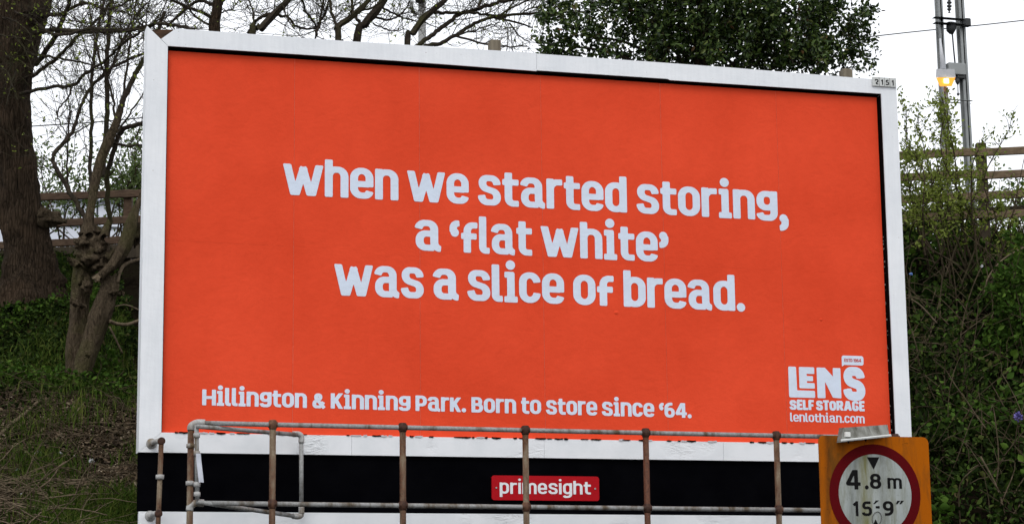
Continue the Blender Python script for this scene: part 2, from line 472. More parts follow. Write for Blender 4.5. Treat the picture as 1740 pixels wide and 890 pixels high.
MAT['sign_white'] = sign_face('grimy_white_sheet', (0.27, 0.30, 0.29), (0.40, 0.43, 0.42), (0.13, 0.13, 0.07), 0.44, [(_sx(420), 0.055, (0.15, 0.145, 0.05), 0.9), (_sx(330), 0.07, (0.10, 0.11, 0.10), 0.6), (_sx(560), 0.05, (0.12, 0.125, 0.10), 0.55)])
MAT['housing'] = sign_face('mossy_grey_housing', (0.17, 0.175, 0.16), (0.30, 0.30, 0.275), (0.035, 0.03, 0.016), 0.40)
a = NT('lit_amber_bowl')
a.col((0.8, 0.30, 0.03)).set(0.3)
a.b.inputs['Emission Color'].default_value = (1.0, 0.33, 0.02, 1); a.b.inputs['Emission Strength'].default_value = 0.95
MAT['amber'] = a.m
a = NT('lit_tube')
a.b.inputs['Emission Color'].default_value = (1.0, 0.85, 0.42, 1); a.b.inputs['Emission Strength'].default_value = 3.0
MAT['tube'] = a.m

# ------------------------------------------------------------------ ground, road
xs = np.unique(np.concatenate([np.linspace(-300, -12, 20), np.linspace(-12, 14, 131), np.linspace(14, 300, 20)]))
ys = np.unique(np.concatenate([np.linspace(-200, -8, 14), np.linspace(-8, 16, 161), np.linspace(16, 500, 24)]))
X, Y = np.meshgrid(xs, ys)
Z = terrain(X, Y)
V = np.stack([X, Y, Z], -1).reshape(-1, 3)
nx = len(xs)
ii, jj = np.meshgrid(np.arange(len(ys) - 1), np.arange(nx - 1), indexing='ij')
F = np.stack([ii * nx + jj, ii * nx + jj + 1, (ii + 1) * nx + jj + 1, (ii + 1) * nx + jj], -1).reshape(-1, 4)
mesh_obj('ground', V, F, MAT['soil'], None, True, 'structure')
MB().box((0, -16, -3.494), (400, 12, 0.012)).build('road', MAT['tarmac'], None, kind='structure')
MB().box((0, -7.5, -3.43), (400, 4.9, 0.14)).build('pavement', plain('paving', (0.25, 0.245, 0.235), 0.9), None, kind='structure')

# ------------------------------------------------------------------ lettering: thick strokes turned into one flat outline mesh
def fillet(pts, r, closed=False):
    P = [np.array(p[:2], float) for p in pts]
    rs = [p[2] if len(p) > 2 else r for p in pts]
    n = len(P); out = []
    for i in range(n):
        if not closed and i in (0, n - 1):
            out.append(P[i]); continue
        a, b, c = P[i - 1], P[i], P[(i + 1) % n]
        d1, d2 = a - b, c - b
        l1, l2 = np.linalg.norm(d1), np.linalg.norm(d2)
        d1, d2 = d1 / l1, d2 / l2
        ang = math.acos(float(np.clip(d1 @ d2, -1, 1)))
        rr = rs[i]
        t = rr / math.tan(ang / 2)
        m = 0.499
        lim = min(l1 * (m if (closed or i - 1 > 0) else 1), l2 * (m if (closed or i + 1 < n - 1) else 1))
        if t > lim: rr *= lim / t; t = lim
        if rr < 1e-6:
            out.append(b); continue
        bis = (d1 + d2) / np.linalg.norm(d1 + d2)
        cen = b + bis * (rr / math.sin(ang / 2))
        s, e = b + d1 * t, b + d2 * t
        a0 = math.atan2(*(s - cen)[::-1]); a1 = math.atan2(*(e - cen)[::-1])
        da = (a1 - a0 + math.pi) % (2 * math.pi) - math.pi
        for k in range(9):
            q = a0 + da * k / 8
            out.append(cen + rr * np.array([math.cos(q), math.sin(q)]))
    if closed: out.append(out[0])
    return np.array(out)

# glyph: (width, [primitives], (clip low, clip high) or None); x-height 100, baseline 0
# ('p', points, fillet[, closed]) a stroke, ('c', x, y, r) a dot
O_ = ('p', [(12.5, 10), (61.5, 10), (61.5, 90), (12.5, 90)], 24, True)
GL = {
 'o': (74, [O_]), 'O': (74, [O_]),
 'n': (75, [('p', [(12.5, 0), (12.5, 100)], 0), ('p', [(12.5, 50), (12.5, 89.5), (62, 89.5), (62, 0)], 22)]),
 'h': (75, [('p', [(12.5, 0), (12.5, 121)], 0), ('p', [(12.5, 50), (12.5, 89.5), (62, 89.5), (62, 0)], 22)]),
 'm': (112, [('p', [(12.5, 0), (12.5, 100)], 0), ('p', [(12.5, 50), (12.5, 89.5), (56, 89.5), (56, 0)], 20), ('p', [(56, 50), (56, 89.5), (99.5, 89.5), (99.5, 0)], 20)]),
 'r': (52, [('p', [(12.5, 0), (12.5, 100)], 0), ('p', [(12.5, 50), (12.5, 88), (53, 89)], 24)]),
 'i': (46, [('c', 22, 121, 15.5), ('p', [(2, 89), (34, 89)], 0), ('p', [(23, 97), (23, 4)], 0), ('p', [(1, 9), (45, 9)], 0)]),
 'l': (35, [('p', [(12.5, 121), (12.5, 9.5), (36, 9.5)], 12)]),
 't': (54, [('p', [(20, 112), (20, 10), (54, 10)], 17), ('p', [(0, 80), (54, 80)], 0)]),
 'e': (74, [('p', [(12.5, 47), (61.5, 47)], 0), ('p', [(61.5, 38), (61.5, 90), (12.5, 90), (12.5, 10), (60, 10), (62, 25)], 24)]),
 'a': (80, [('p', [(9, 71), (13, 90), (58, 90), (58, 9.5), (79, 8)], 20), ('p', [(58, 56), (12.5, 56), (12.5, 10), (58, 10)], 20)]),
 's': (72, [('p', [(60, 68), (58, 90), (12.5, 90), (12.5, 58), (60, 43), (60, 10), (12.5, 10), (9, 33)], 20)]),
 'S': (72, [('p', [(60, 68), (58, 90), (12.5, 90), (12.5, 58), (60, 43), (60, 10), (12.5, 10), (9, 33)], 20)]),
 'c': (70, [('p', [(59, 67), (59, 90), (12.5, 90), (12.5, 10), (59, 10), (59, 33)], 23)]),
 'd': (74, [('p', [(12.5, 10), (61, 10), (61, 90), (12.5, 90)], 23, True), ('p', [(61.5, 0), (61.5, 121)], 0)]),
 'b': (74, [('p', [(13, 10), (61.5, 10), (61.5, 90), (13, 90)], 23, True), ('p', [(12.5, 0), (12.5, 121)], 0)]),
 'g': (72, [('p', [(12.5, 43), (59, 43), (59, 90), (12.5, 90)], 20, True), ('p', [(59.5, 100), (59.5, 8), (14, 8), (10, 24)], 18)]),
 'f': (56, [('p', [(21, 0), (21, 90), (56, 90)], 20), ('p', [(0, 54), (53, 54)], 0)]),
 'w': (123, [('p', [(8, 112), (38, -14)], 0), ('p', [(34, -12), (64, 92)], 0), ('p', [(59, 92), (89, -12)], 0), ('p', [(85, -14), (115, 112)], 0)], (0, 100)),
 'k': (72, [('p', [(12.5, 0), (12.5, 100)], 0), ('p', [(16, 38), (68, 112)], 0), ('p', [(30, 58), (66, -12)], 0)], (0, 100)),
 'K': (74, [('p', [(12.5, 0), (12.5, 106)], 0), ('p', [(16, 40), (70, 118)], 0), ('p', [(30, 62), (68, -12)], 0)], (0, 106)),
 'H': (84, [('p', [(12.5, 0), (12.5, 106)], 0), ('p', [(71, 0), (71, 106)], 0), ('p', [(12, 53), (72, 53)], 0)]),
 'P': (74, [('p', [(12.5, 0), (12.5, 106)], 0), ('p', [(12.5, 96), (61, 96), (61, 42), (12.5, 42)], 22)]),
 'B': (76, [('p', [(12.5, 0), (12.5, 106)], 0), ('p', [(12.5, 96), (58, 96), (58, 55), (12.5, 55)], 18), ('p', [(12.5, 55), (63, 55), (63, 10), (12.5, 10)], 20)]),
 'p': (74, [('p', [(13, 10), (61.5, 10), (61.5, 90), (13, 90)], 23, True), ('p', [(12.5, -28), (12.5, 100)], 0)]),
 '&': (84, [('p', [(78, 2), (24, 66), (24, 91), (52, 91), (52, 66), (12.5, 42), (12.5, 10), (52, 10), (72, 44)], 15)]),
 '\u2018': (31, [('c', 15, 64, 14), ('p', [(10, 64), (10, 93), (31, 94)], 16)]),
 '\u2019': (31, [('c', 16, 88, 14), ('p', [(21, 88), (21, 58), (2, 57)], 16)]),
 ',': (31, [('c', 16, 9, 14), ('p', [(21, 9), (21, -23), (2, -24)], 16)]),
 '.': (30, [('c', 15, 13, 14.5)]),
 '4': (78, [('p', [(54, 0), (54, 106)], 0), ('p', [(50, 112), (6, 30), (78, 30)], 3)], (0, 106)),
 '6': (74, [('p', [(12.5, 10), (61.5, 10), (61.5, 60), (12.5, 60)], 22, True), ('p', [(12.5, 40), (12.5, 96), (58, 96)], 30)]),
 '9': (74, [('p', [(12.5, 46), (61.5, 46), (61.5, 96), (12.5, 96)], 22, True), ('p', [(61.5, 66), (61.5, 10), (14, 10)], 30)]),
 '8': (76, [('p', [(12.5, 10), (63.5, 10), (63.5, 56), (12.5, 56)], 22, True), ('p', [(15, 55), (61, 55), (61, 96), (15, 96)], 20, True)]),
 '5': (74, [('p', [(64, 96), (16, 96), (13, 52), (61.5, 66), (61.5, 10), (11, 10), (10, 26)], 20)]),
 '2': (74, [('p', [(12, 72), (12, 96), (61, 96), (61, 62), (10, 12), (68, 10)], 14)]),
 '1': (42, [('p', [(28, 0), (28, 106)], 0), ('p', [(28, 96), (2, 78)], 0)]),
 'L': (60, [('p', [(12.5, 106), (12.5, 10), (60, 10)], 3)]),
 'E': (64, [('p', [(62, 96), (12.5, 96, 3), (12.5, 10, 3), (62, 10)], 3), ('p', [(12, 53), (56, 53)], 0)]),
 'F': (60, [('p', [(60, 96), (12.5, 96), (12.5, 0)], 3), ('p', [(12, 50), (54, 50)], 0)]),
 'T': (68, [('p', [(0, 96), (68, 96)], 0), ('p', [(34, 96), (34, 0)], 0)]),
 'R': (76, [('p', [(12.5, 0), (12.5, 106)], 0), ('p', [(12.5, 96), (60, 96), (60, 46), (12.5, 46)], 22), ('p', [(38, 50), (68, -6)], 0)], (0, 106)),
 'A': (82, [('p', [(8, -8), (38, 112)], 0), ('p', [(74, -8), (44, 112)], 0), ('p', [(20, 30), (62, 30)], 0)], (0, 106)),
 'G': (74, [('p', [(60, 74), (60, 96), (12.5, 96), (12.5, 10), (60, 10), (60, 48), (38, 48)], 20)]),
 'D': (76, [('p', [(12.5, 10), (62, 10), (62, 96), (12.5, 96)], 24, True), ('p', [(12.5, 0), (12.5, 106)], 0)]),
 # plain sans alternatives
 'I': (26, [('c', 13, 126, 13), ('p', [(13, 0), (13, 100)], 0)]),
 'Q': (74, [('p', [(13, 10), (61.5, 10), (61.5, 90), (13, 90)], 32, True), ('p', [(61.5, 100), (61.5, -22), (14, -24), (10, -12)], 26)]),
 "'": (16, [('p', [(10, 106), (4, 76)], 0)]),
 '"': (40, [('p', [(14, 106), (6, 76)], 0), ('p', [(36, 106), (28, 76)], 0)]),
 '-': (34, [('p', [(2, 46), (32, 46)], 0)]),
}
_gcache = {}
def glyph_mesh(ch, hh, vw, rnd, step=2.0):
    key = (ch, hh, vw, rnd)
    if key in _gcache: return _gcache[key]
    gl = GL[ch]; prims = gl[1]; clip = gl[2] if len(gl) > 2 else None
    x0, x1, y0, y1 = -16, gl[0] + 18, -50, 146
    gx = np.arange(x0, x1 + step, step); gy = np.arange(y0, y1 + step, step)
    GX, GY = np.meshgrid(gx, gy)
    D = np.full(GX.shape, 1e3)
    for pr in prims:
        if pr[0] == 'c':
            d = np.hypot(GX - pr[1], GY - pr[2]) - pr[3] * (vw / 12.5 if vw < 12 else 1)
        else:
            closed = len(pr) > 3 and pr[3]
            P = fillet(pr[1], pr[2], closed)
            P = P[np.concatenate([[True], np.linalg.norm(np.diff(P, axis=0), axis=1) > 0.05])]
            def dist(Q):
                d = np.full(GX.shape, 1e3)
                for a, b in zip(Q[:-1], Q[1:]):
                    ab = b - a; L2 = ab @ ab
                    if L2 < 1e-9: continue
                    t = np.clip(((GX - a[0]) * ab[0] + (GY - a[1]) * ab[1]) / L2, 0, 1)
                    ty = abs(ab[1]) / math.sqrt(L2)
                    d = np.minimum(d, np.hypot(GX - a[0] - t * ab[0], GY - a[1] - t * ab[1]) - (hh + (vw - hh) * ty ** 1.5))
                return d
            def rcut(d, h): return np.minimum(-rnd, np.maximum(d, h)) + np.hypot(np.maximum(rnd + d, 0), np.maximum(rnd + h, 0))
            if closed:
                d = dist(P)
            else:               # run past both ends, cut them square with softened corners
                t0 = (P[0] - P[1]) / np.linalg.norm(P[0] - P[1]); t1 = (P[-1] - P[-2]) / np.linalg.norm(P[-1] - P[-2])
                h0 = (GX - P[0][0]) * t0[0] + (GY - P[0][1]) * t0[1]; h1 = (GX - P[-1][0]) * t1[0] + (GY - P[-1][1]) * t1[1]
                sg_ = np.linalg.norm(np.diff(P, axis=0), axis=1); cu = np.concatenate([[0], np.cumsum(sg_)]); L = cu[-1]
                at = lambda q: np.array([np.interp(q, cu, P[:, 0]), np.interp(q, cu, P[:, 1])])
                c = 15.0
                sub = lambda a, b: np.vstack([at(a)] + [P[i] for i in range(len(P)) if a < cu[i] < b] + [at(b)])
                if L < 2 * c + 2:
                    d = rcut(rcut(dist(np.vstack([P[0] + t0 * 16, P, P[-1] + t1 * 16])), h0), h1)
                else:
                    d = np.minimum(dist(sub(c, L - c)), np.minimum(rcut(dist(np.vstack([P[0] + t0 * 16, sub(0, c)])), h0), rcut(dist(np.vstack([sub(L - c, L), P[-1] + t1 * 16])), h1)))
        D = np.minimum(D, d)
    if clip:
        for h in (clip[0] - GY, GY - clip[1]):
            D = np.minimum(-rnd, np.maximum(D, h)) + np.hypot(np.maximum(rnd + D, 0), np.maximum(rnd + h, 0))
    # filled cells, clipped at the outline
    verts, faces, vi = [], [], {}
    def vid(x, y):
        k = (round(x, 3), round(y, 3))
        if k not in vi: vi[k] = len(verts); verts.append(k)
        return vi[k]
    ny, nx_ = D.shape
    ins = D < 0
    for r in range(ny - 1):
        c = 0
        while c < nx_ - 1:
            q = (ins[r, c], ins[r, c + 1], ins[r + 1, c + 1], ins[r + 1, c])
            if not any(q): c += 1; continue
            if all(q):
                c1 = c
                while c1 < nx_ - 1 and ins[r, c1] and ins[r, c1 + 1] and ins[r + 1, c1 + 1] and ins[r + 1, c1]: c1 += 1
                faces.append((vid(gx[c], gy[r]), vid(gx[c1], gy[r]), vid(gx[c1], gy[r + 1]), vid(gx[c], gy[r + 1])))
                c = c1; continue
            cs = [(gx[c], gy[r], D[r, c]), (gx[c + 1], gy[r], D[r, c + 1]), (gx[c + 1], gy[r + 1], D[r + 1, c + 1]), (gx[c], gy[r + 1], D[r + 1, c])]
            poly = []
            for k in range(4):
                a, b = cs[k], cs[(k + 1) % 4]
                if a[2] < 0: poly.append((a[0], a[1]))
                if (a[2] < 0) != (b[2] < 0):
                    t = a[2] / (a[2] - b[2]); poly.append((a[0] + (b[0] - a[0]) * t, a[1] + (b[1] - a[1]) * t))
            ids = []
            for p in poly:
                i = vid(*p)
                if i not in ids: ids.append(i)
            if len(ids) >= 3: faces.append(tuple(ids))
            c += 1
    va = np.array(verts)
    bb = (va[:, 0].min(), va[:, 0].max())
    _gcache[key] = (va, faces, bb)
    return _gcache[key]

def text_mesh(text, hh=10.0, vw=12.5, rnd=4.0, gap=5.0, space=30.0, kern={}):
    """flat mesh in glyph units, left edge at 0; returns verts (n,2), faces, width"""
    V, Fc, n, x = [], [], 0, 0.0
    prev = None
    for ch in text:
        if ch == ' ': x += space; prev = None; continue
        va, fa, bb = glyph_mesh(ch, hh, vw, rnd)
        x += kern.get((prev or '') + ch, 0)
        V.append(va + np.array([x - bb[0], 0])); Fc += [tuple(i + n for i in f) for f in fa]
        n += len(va); x += bb[1] - bb[0] + gap; prev = ch
    V = np.concatenate(V)
    return V, Fc, x - gap

def put_text(mb, text, xl, xr, zb, zs, y, zslope=0.0, **kw):
    """word between xl and xr on the plane y, baseline zb, zs metres per glyph unit"""
    v, f, wd = text_mesh(text, **kw)
    sx = (xr - xl) / wd
    mb.add([(xl + p[0] * sx, y, zb + p[1] * zs + zslope * p[0] * sx) for p in v], f)

# ------------------------------------------------------------------ billboard
bb = empty('billboard', (0, 0, -3.0), 'large white framed billboard with orange poster in front of the bank', 'billboard')
YP = 0.052       # the pasted sheets lie back in the frame
FL, FRr, FT, FB = -3.165, 3.175, 3.118, -0.150
IL, IR, IT, IB = -3.0, 3.03, 2.975, 0.0
MB().prism([(FL, FB), (IL, IB), (IL, IT), (FL + 0.004, FT + 0.006)], 0, 0.16).build('frame_board', MAT['white'], bb)
MB().prism([(FRr, FB), (FRr, FT - 0.02), (IR, IT), (IR, IB)], 0, 0.16).build('frame_board', MAT['white'], bb)
xm = float(U(912, 110, 0)[0])
MB().prism([(IL + 0.002, IT), (IL - 0.052, IT + 0.052), (-2.94, FT), (-1.6, FT - 0.006), (xm - 0.0015, FT + 0.004), (xm - 0.0015, IT - 0.004), (-1.2, IT + 0.004)], -0.002, 0.16).build('frame_board', MAT['white'], bb)
MB().prism([(xm + 0.0015, IT + 0.003), (xm + 0.0015, FT), (1.6, FT - 0.004), (FRr - 0.004, FT - 0.022), (IR + 0.001, IT), (1.12, IT - 0.004), (1.10, IT + 0.005)], 0.001, 0.16).build('frame_board', MAT['white'], bb)
cuts = [FL + 0.0, -1.55, float(U(925, 770, 0)[0]), 1.5, FRr]
for k in range(4):
    a_, b_ = cuts[k] + 0.001, cuts[k + 1] - 0.001
    la = (IL + 0.001) if k == 0 else a_
    lb = (IR - 0.001) if k == 3 else b_
    MB().prism([(a_, FB), (b_, FB), (lb, IB - 0.001), (la, IB - 0.001)], 0.001 - 0.001 * (k % 2), 0.15).build('frame_board', MAT['flaky'], bb)
# rotten corner behind the gaping mitre
MB().prism([(FL + 0.03, FT - 0.10), (IL - 0.02, IT + 0.0), (-2.90, FT - 0.02), (-2.97, FT + 0.004), (FL + 0.02, FT - 0.012)], 0.05, 0.12).build('rotten_corner', MAT['rot_wood'], bb)
# rebate lining all round, shade of the recess painted in as near-black
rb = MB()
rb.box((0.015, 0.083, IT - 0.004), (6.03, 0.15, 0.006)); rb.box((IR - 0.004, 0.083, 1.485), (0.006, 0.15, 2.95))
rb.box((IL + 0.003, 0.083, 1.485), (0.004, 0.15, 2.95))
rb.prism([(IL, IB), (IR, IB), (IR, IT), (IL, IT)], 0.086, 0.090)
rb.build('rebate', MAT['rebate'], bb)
# poster: backing and pasted sheets
PX0, PX1, PZ0, PZ1 = -3.0, 3.012, 0.004, 2.953
po = MB().prism([(PX0, PZ0), (PX1, PZ0), (PX1, PZ1), (PX0, PZ1)], YP + 0.003, YP + 0.03).build('poster', MAT['backing'], bb)
sx_ = [PX0] + [float(U(px, 420, YP)[0]) for px in (499, 713.5, 922.5, 1128, 1327)] + [PX1]
zm_l, zm_r = float(U(300, 409, YP)[2]), float(U(1480, 466, YP)[2])
def zmid(x): return zm_l + (zm_r - zm_l) * (x + 3) / 6
rng = np.random.default_rng(4)
for i in range(6):
    for top in (0, 1):
        x0, x1 = sx_[i] + 0.0009, sx_[i + 1] - 0.0009
        y_ = YP - 0.0004 * ((i + top) % 2)
        if top: poly = [(x0, zmid(x0) + 0.0002), (x1, zmid(x1) + 0.0002), (x1, PZ1), (x0, PZ1)]
        else: poly = [(x0, PZ0), (x1, PZ0), (x1, zmid(x1) - 0.0002), (x0, zmid(x0) - 0.0002)]
        MB().prism(poly, y_, y_ + 0.002).build('paper_sheet', MAT['orange'], po)
YL = YP - 0.0025
def PXZ(px, py): q = U(px, py, YL); return float(q[0]), float(q[2])
# main lines
LINES = [
 [('when', 481, 677), ('we', 692, 796.5), ('started', 812, 1065), ('storing,', 1081.5, 1339)],
 [('a', 705, 749.5), ('\u2018flat', 764, 904), ('white\u2019', 919, 1136)],
 [('was', 568, 720), ('a', 735.5, 779.5), ('slice', 794, 958.6), ('of', 974, 1043), ('bread.', 1059.6, 1265.5)]]
BASE = [((492, 331), (1284, 373)), ((727, 426), (1100, 444)), ((584, 502), (1222, 527))]
ZS = 0.00246
for words, (b0, b1) in zip(LINES, BASE):
    (xa, za), (xb, zb) = PXZ(*b0), PXZ(*b1)
    sl = (zb - za) / (xb - xa)
    m_ = MB()
    for wd, l, r_ in words:
        row = b0[1] + (b1[1] - b0[1]) * ((l + r_) / 2 - b0[0]) / (b1[0] - b0[0]) - 25
        xl, xr = PXZ(l, row)[0], PXZ(r_, row)[0]
        put_text(m_, wd, xl, xr, za + sl * (xl - xa), ZS, YL, sl)
    m_.build('lettering', MAT['print'], po)
b0, b1 = (348, 688), (1163, 709.5)
(xa, za), (xb, zb) = PXZ(*b0), PXZ(*b1); sl = (zb - za) / (xb - xa)
m_ = MB()
for wd, l, r_ in [('Hillington', 343.5, 521.5), ('&', 531, 553), ('Kinning', 562, 697.5), ('Park.', 706, 792), ('Born', 801, 877), ('to', 885.5, 919.5), ('store', 927.6, 1014.7), ('since', 1022.5, 1111.7), ('\u201864.', 1120, 1175)]:
    row = b0[1] + (b1[1] - b0[1]) * ((l + r_) / 2 - b0[0]) / (b1[0] - b0[0]) - 12
    xl, xr = PXZ(l, row)[0], PXZ(r_, row)[0]
    put_text(m_, wd, xl, xr, za + sl * (xl - xa), 0.00113, YL, sl)
m_.build('lettering', MAT['print'], po)
# logo: nested L and E, N, S, speech bubble and two lines below
def LZ(zx, zy): return PXZ(1300 + zx / 5.56, 580 + zy / 5.56)
(lx0, lzb), (lx1, lzt) = LZ(228, 525), LZ(938, 236)
lsl = (LZ(938, 545)[1] - LZ(228, 525)[1]) / (LZ(938, 545)[0] - LZ(228, 525)[0])
LU = (lx1 - lx0) / 710.0
LV = (LZ(228, 228)[1] - LZ(228, 525)[1]) / 297.0
def logo_poly(mb, pts, r=10):
    P = fillet(pts, r, True)[:-1]
    mb.add([(lx0 + p[0] * LU, YL, lzb + p[1] * LV + lsl * p[0] * LU) for p in P], [tuple(range(len(P)))])
m_ = MB()
logo_poly(m_, [(0, 0), (240, 0), (240, 68), (76, 68, 4), (72, 290), (0, 290)], 12)
logo_poly(m_, [(98, 88), (240, 88), (240, 140), (168, 140, 3), (168, 158, 3), (226, 158), (226, 206), (168, 206, 3), (168, 226, 3), (240, 226), (240, 290), (98, 290)], 10)
logo_poly(m_, [(262, 0), (336, 0), (336, 158, 2), (404, 8), (484, 2), (484, 290), (412, 290), (412, 208, 2), (340, 290), (262, 290)], 9)
v, f, wd = text_mesh('S', hh=14.5, vw=16.0, rnd=5)
m_.add([(lx0 + (504 + p[0] / wd * 206) * LU, YL, lzb + (p[1] * 2.95 - 2) * LV + lsl * (504 + p[0] / wd * 206) * LU) for p in v], f)
logo_poly(m_, [(500, 305, 3), (522, 322, 6), (704, 322), (704, 412), (500, 412)], 20)
m_.build('lettering', MAT['print'], po)
m_ = MB()
for txt, (x0, y0), (x1, y1), cap, kw in [('SELF STORAGE', (232, 640), (942, 655), 92, dict(hh=13, vw=16, space=20, gap=3)), ('lenlothian.com', (238, 754), (942, 772), 84, dict(hh=8.5, vw=10.5, gap=6))]:
    (xl, zl), (xr, zr) = LZ(x0, y0), LZ(x1, y1)
    put_text(m_, txt, xl, xr, zl, cap * LV / (106 if txt[0] == 'S' else 121), YL, (zr - zl) / (xr - xl), **kw)
m_.build('lettering', MAT['print'], po)
m_ = MB()
(xl, zl), (xr, zr) = LZ(748, 190), LZ(908, 194)
put_text(m_, 'ESTD 1964', xl, xr, zl, 32 * LV / 106, YL - 0.002, lsl, hh=9, vw=11)
m_.build('lettering', MAT['red_print'], po)
# blisters under the paper
for px, py, rr in ((1047, 531, 0.020), (1395, 543, 0.014)):
    c = U(px, py, YP)
    m_ = MB(); vv = [(c[0], YP - 0.007, c[2])]
    ff = []
    for ring, (q, h) in enumerate(((0.5, 0.0045), (1.0, -0.001))):
        for k in range(10):
            an = 2 * math.pi * k / 10
            vv.append((c[0] + rr * 1.3 * q * math.cos(an), YP - h, c[2] + rr * q * math.sin(an)))
    for k in range(10):
        k2 = (k + 1) % 10
        ff += [(0, 1 + k, 1 + k2), (1 + k, 11 + k, 11 + k2, 1 + k2)]
    m_.add(vv, ff); m_.build('blister', MAT['orange'], po, True)
# torn paper fringe along the foot of the poster
rng = np.random.default_rng(11)
fr1, fr2 = MB(), MB()
x = IL + 0.1
while x < IR - 0.1:
    wd = rng.uniform(0.015, 0.085)
    if rng.random() < 0.62:
        n = 6; h0 = rng.uniform(0.003, 0.013)
        topp = [(x + wd * k / n, 0.003 + rng.uniform(0, 0.5) * h0) for k in range(n, -1, -1)]
        bot = [(x + wd * k / n, -0.002 - h0 * rng.uniform(0.3, 1.0) * math.sin(math.pi * (k + 0.4) / (n + 0.8))) for k in range(n + 1)]
        (fr1 if rng.random() < 0.62 else fr2).prism(bot + topp, -0.004 - 0.0015 * rng.random(), -0.0025)
    x += wd * rng.uniform(0.6, 1.6)
fr1.build('torn_paper', MAT['rebate'], bb, kind='stuff'); fr2.build('torn_paper', MAT['litter'], bb, kind='stuff')
# flecks of old paper in the right-hand rebate
rng = np.random.default_rng(12)
fl_ = MB()
for k in range(46):
    z = rng.uniform(0.05, 1.9) ** 1.0
    x = PX1 + rng.uniform(-0.002, 0.012); s_ = rng.uniform(0.003, 0.008)
    fl_.prism([(x, z), (x + s_ * 0.6, z + s_ * 0.4), (x + s_ * 0.5, z + s_ * 2.2), (x - s_ * 0.2, z + s_ * 1.5)], 0.045 + 0.012 * rng.random(), 0.062)
fl_.build('paper_flecks', plain('old_paper', (0.30, 0.27, 0.24)), bb, kind='stuff')
# apron below: black panel and lower white board
zap = float(U(400, 869, 0.02)[2])
MB().box((0.005, 0.045, (FB + zap) / 2 - 0.001), (FRr - FL, 0.03, FB - zap - 0.004)).build('apron_panel', MAT['black'], bb)
MB().box((0.005, 0.03, zap - 0.2), (FRr - FL - 0.02, 0.06, 0.395)).build('lower_board', MAT['flaky'], bb)
# name plate
xl, zt = U(835, 807, 0.02)[[0, 2]]; xr, zb_ = U(1018, 851, 0.02)[[0, 2]]
zb_ = float(U(835, 849, 0.02)[2])
P = fillet([(xl, zb_), (xr, zb_), (xr, zt), (xl, zt)], 0.022, True)[:-1]
plate = MB().prism([tuple(p) for p in P], 0.012, 0.028).build('name_plate', MAT['red_plate'], bb)
m_ = MB()
xa = float(U(849, 830, 0.01)[0]); xb = float(U(1004, 830, 0.01)[0])
zz = float(U(849, 838, 0.01)[2])
put_text(m_, 'prImesIQht', xa, xb, zz, 0.00087, 0.0095, 0.0, hh=9.0, vw=10.0, rnd=2, gap=9)
m_.build('lettering', MAT['plate_white'], plate)
for sx in (xl + 0.035, xr - 0.035):
    MB().tube([(sx, 0.014, (zt + zb_) / 2), (sx, 0.006, (zt + zb_) / 2)], 0.007, 8).build('screw', MAT['clamp'], plate)
# site number plate
xl, zt = U(1482, 131, -0.01)[[0, 2]]; xr = float(U(1522, 131, -0.01)[0]); zb_ = float(U(1482, 146, -0.01)[2])
npl = MB().prism([(xl, zb_), (xr, zb_ + 0.0), (xr, zt + 0.0), (xl, zt)], -0.016, -0.004).build('number_plate', plain('number_plate_enamel', (0.62, 0.64, 0.62), 0.5), bb)
wq = (xr - xl)
for k, ch in enumerate('2151'):
    x0 = xl + wq * (0.09 + 0.225 * k); ww = wq * (0.15 if ch != '1' else 0.08)
    x0 += wq * (0.04 if ch == '1' else 0)
    m_ = MB(); put_text(m_, ch, x0, x0 + ww, zb_ + 0.012, 0.00044, -0.0175, hh=9.5, vw=11)
    m_.build('digit', MAT['black_print'], npl)
MAT['joint_line'] = plain('plate_joint', (0.2, 0.2, 0.19))
for k in (1, 2, 3):
    MB().box((xl + wq * (0.045 + 0.225 * k + 0.005), -0.0165, (zt + zb_) / 2), (0.003, 0.003, (zt - zb_) * 0.98)).build('divider', MAT['joint_line'], npl)
# fixing bolts along the top edge with rust below them
for px in (318, 515, 582, 865, 958, 1066, 1262, 1362, 1400):
    p = U(px, 60, 0.02); zt_ = FT - 0.004
    MB().tube([(p[0], 0.03, zt_ - 0.012), (p[0], 0.03, zt_ + 0.016)], [0.012, 0.010], 8).build('bolt', MAT['rebate'], bb, True)
# rear timber posts that carry the hoarding
for px, top in ((840, 70), (1437, 119)):
    p = U(px, top, 0.30)
    MB().box((p[0], 0.30, p[2] / 2 - 0.75), (0.088, 0.10, p[2] + 1.5), 0.008).build('support_post', MAT['grey_wood'], bb)
MB().box((0, 0.20, 0.9), (6.1, 0.06, 0.1)).build('back_beam', MAT['grey_wood'], bb)
MB().box((0, 0.20, 2.3), (6.1, 0.06, 0.1)).build('back_beam', MAT['grey_wood'], bb)
MB().prism([(FL + 0.01, FB + 0.01), (FRr - 0.01, FB + 0.01), (FRr - 0.01, FT - 0.05), (FL + 0.01, FT - 0.06)], 0.152, 0.168).build('back_panel', MAT['grey_wood'], bb)

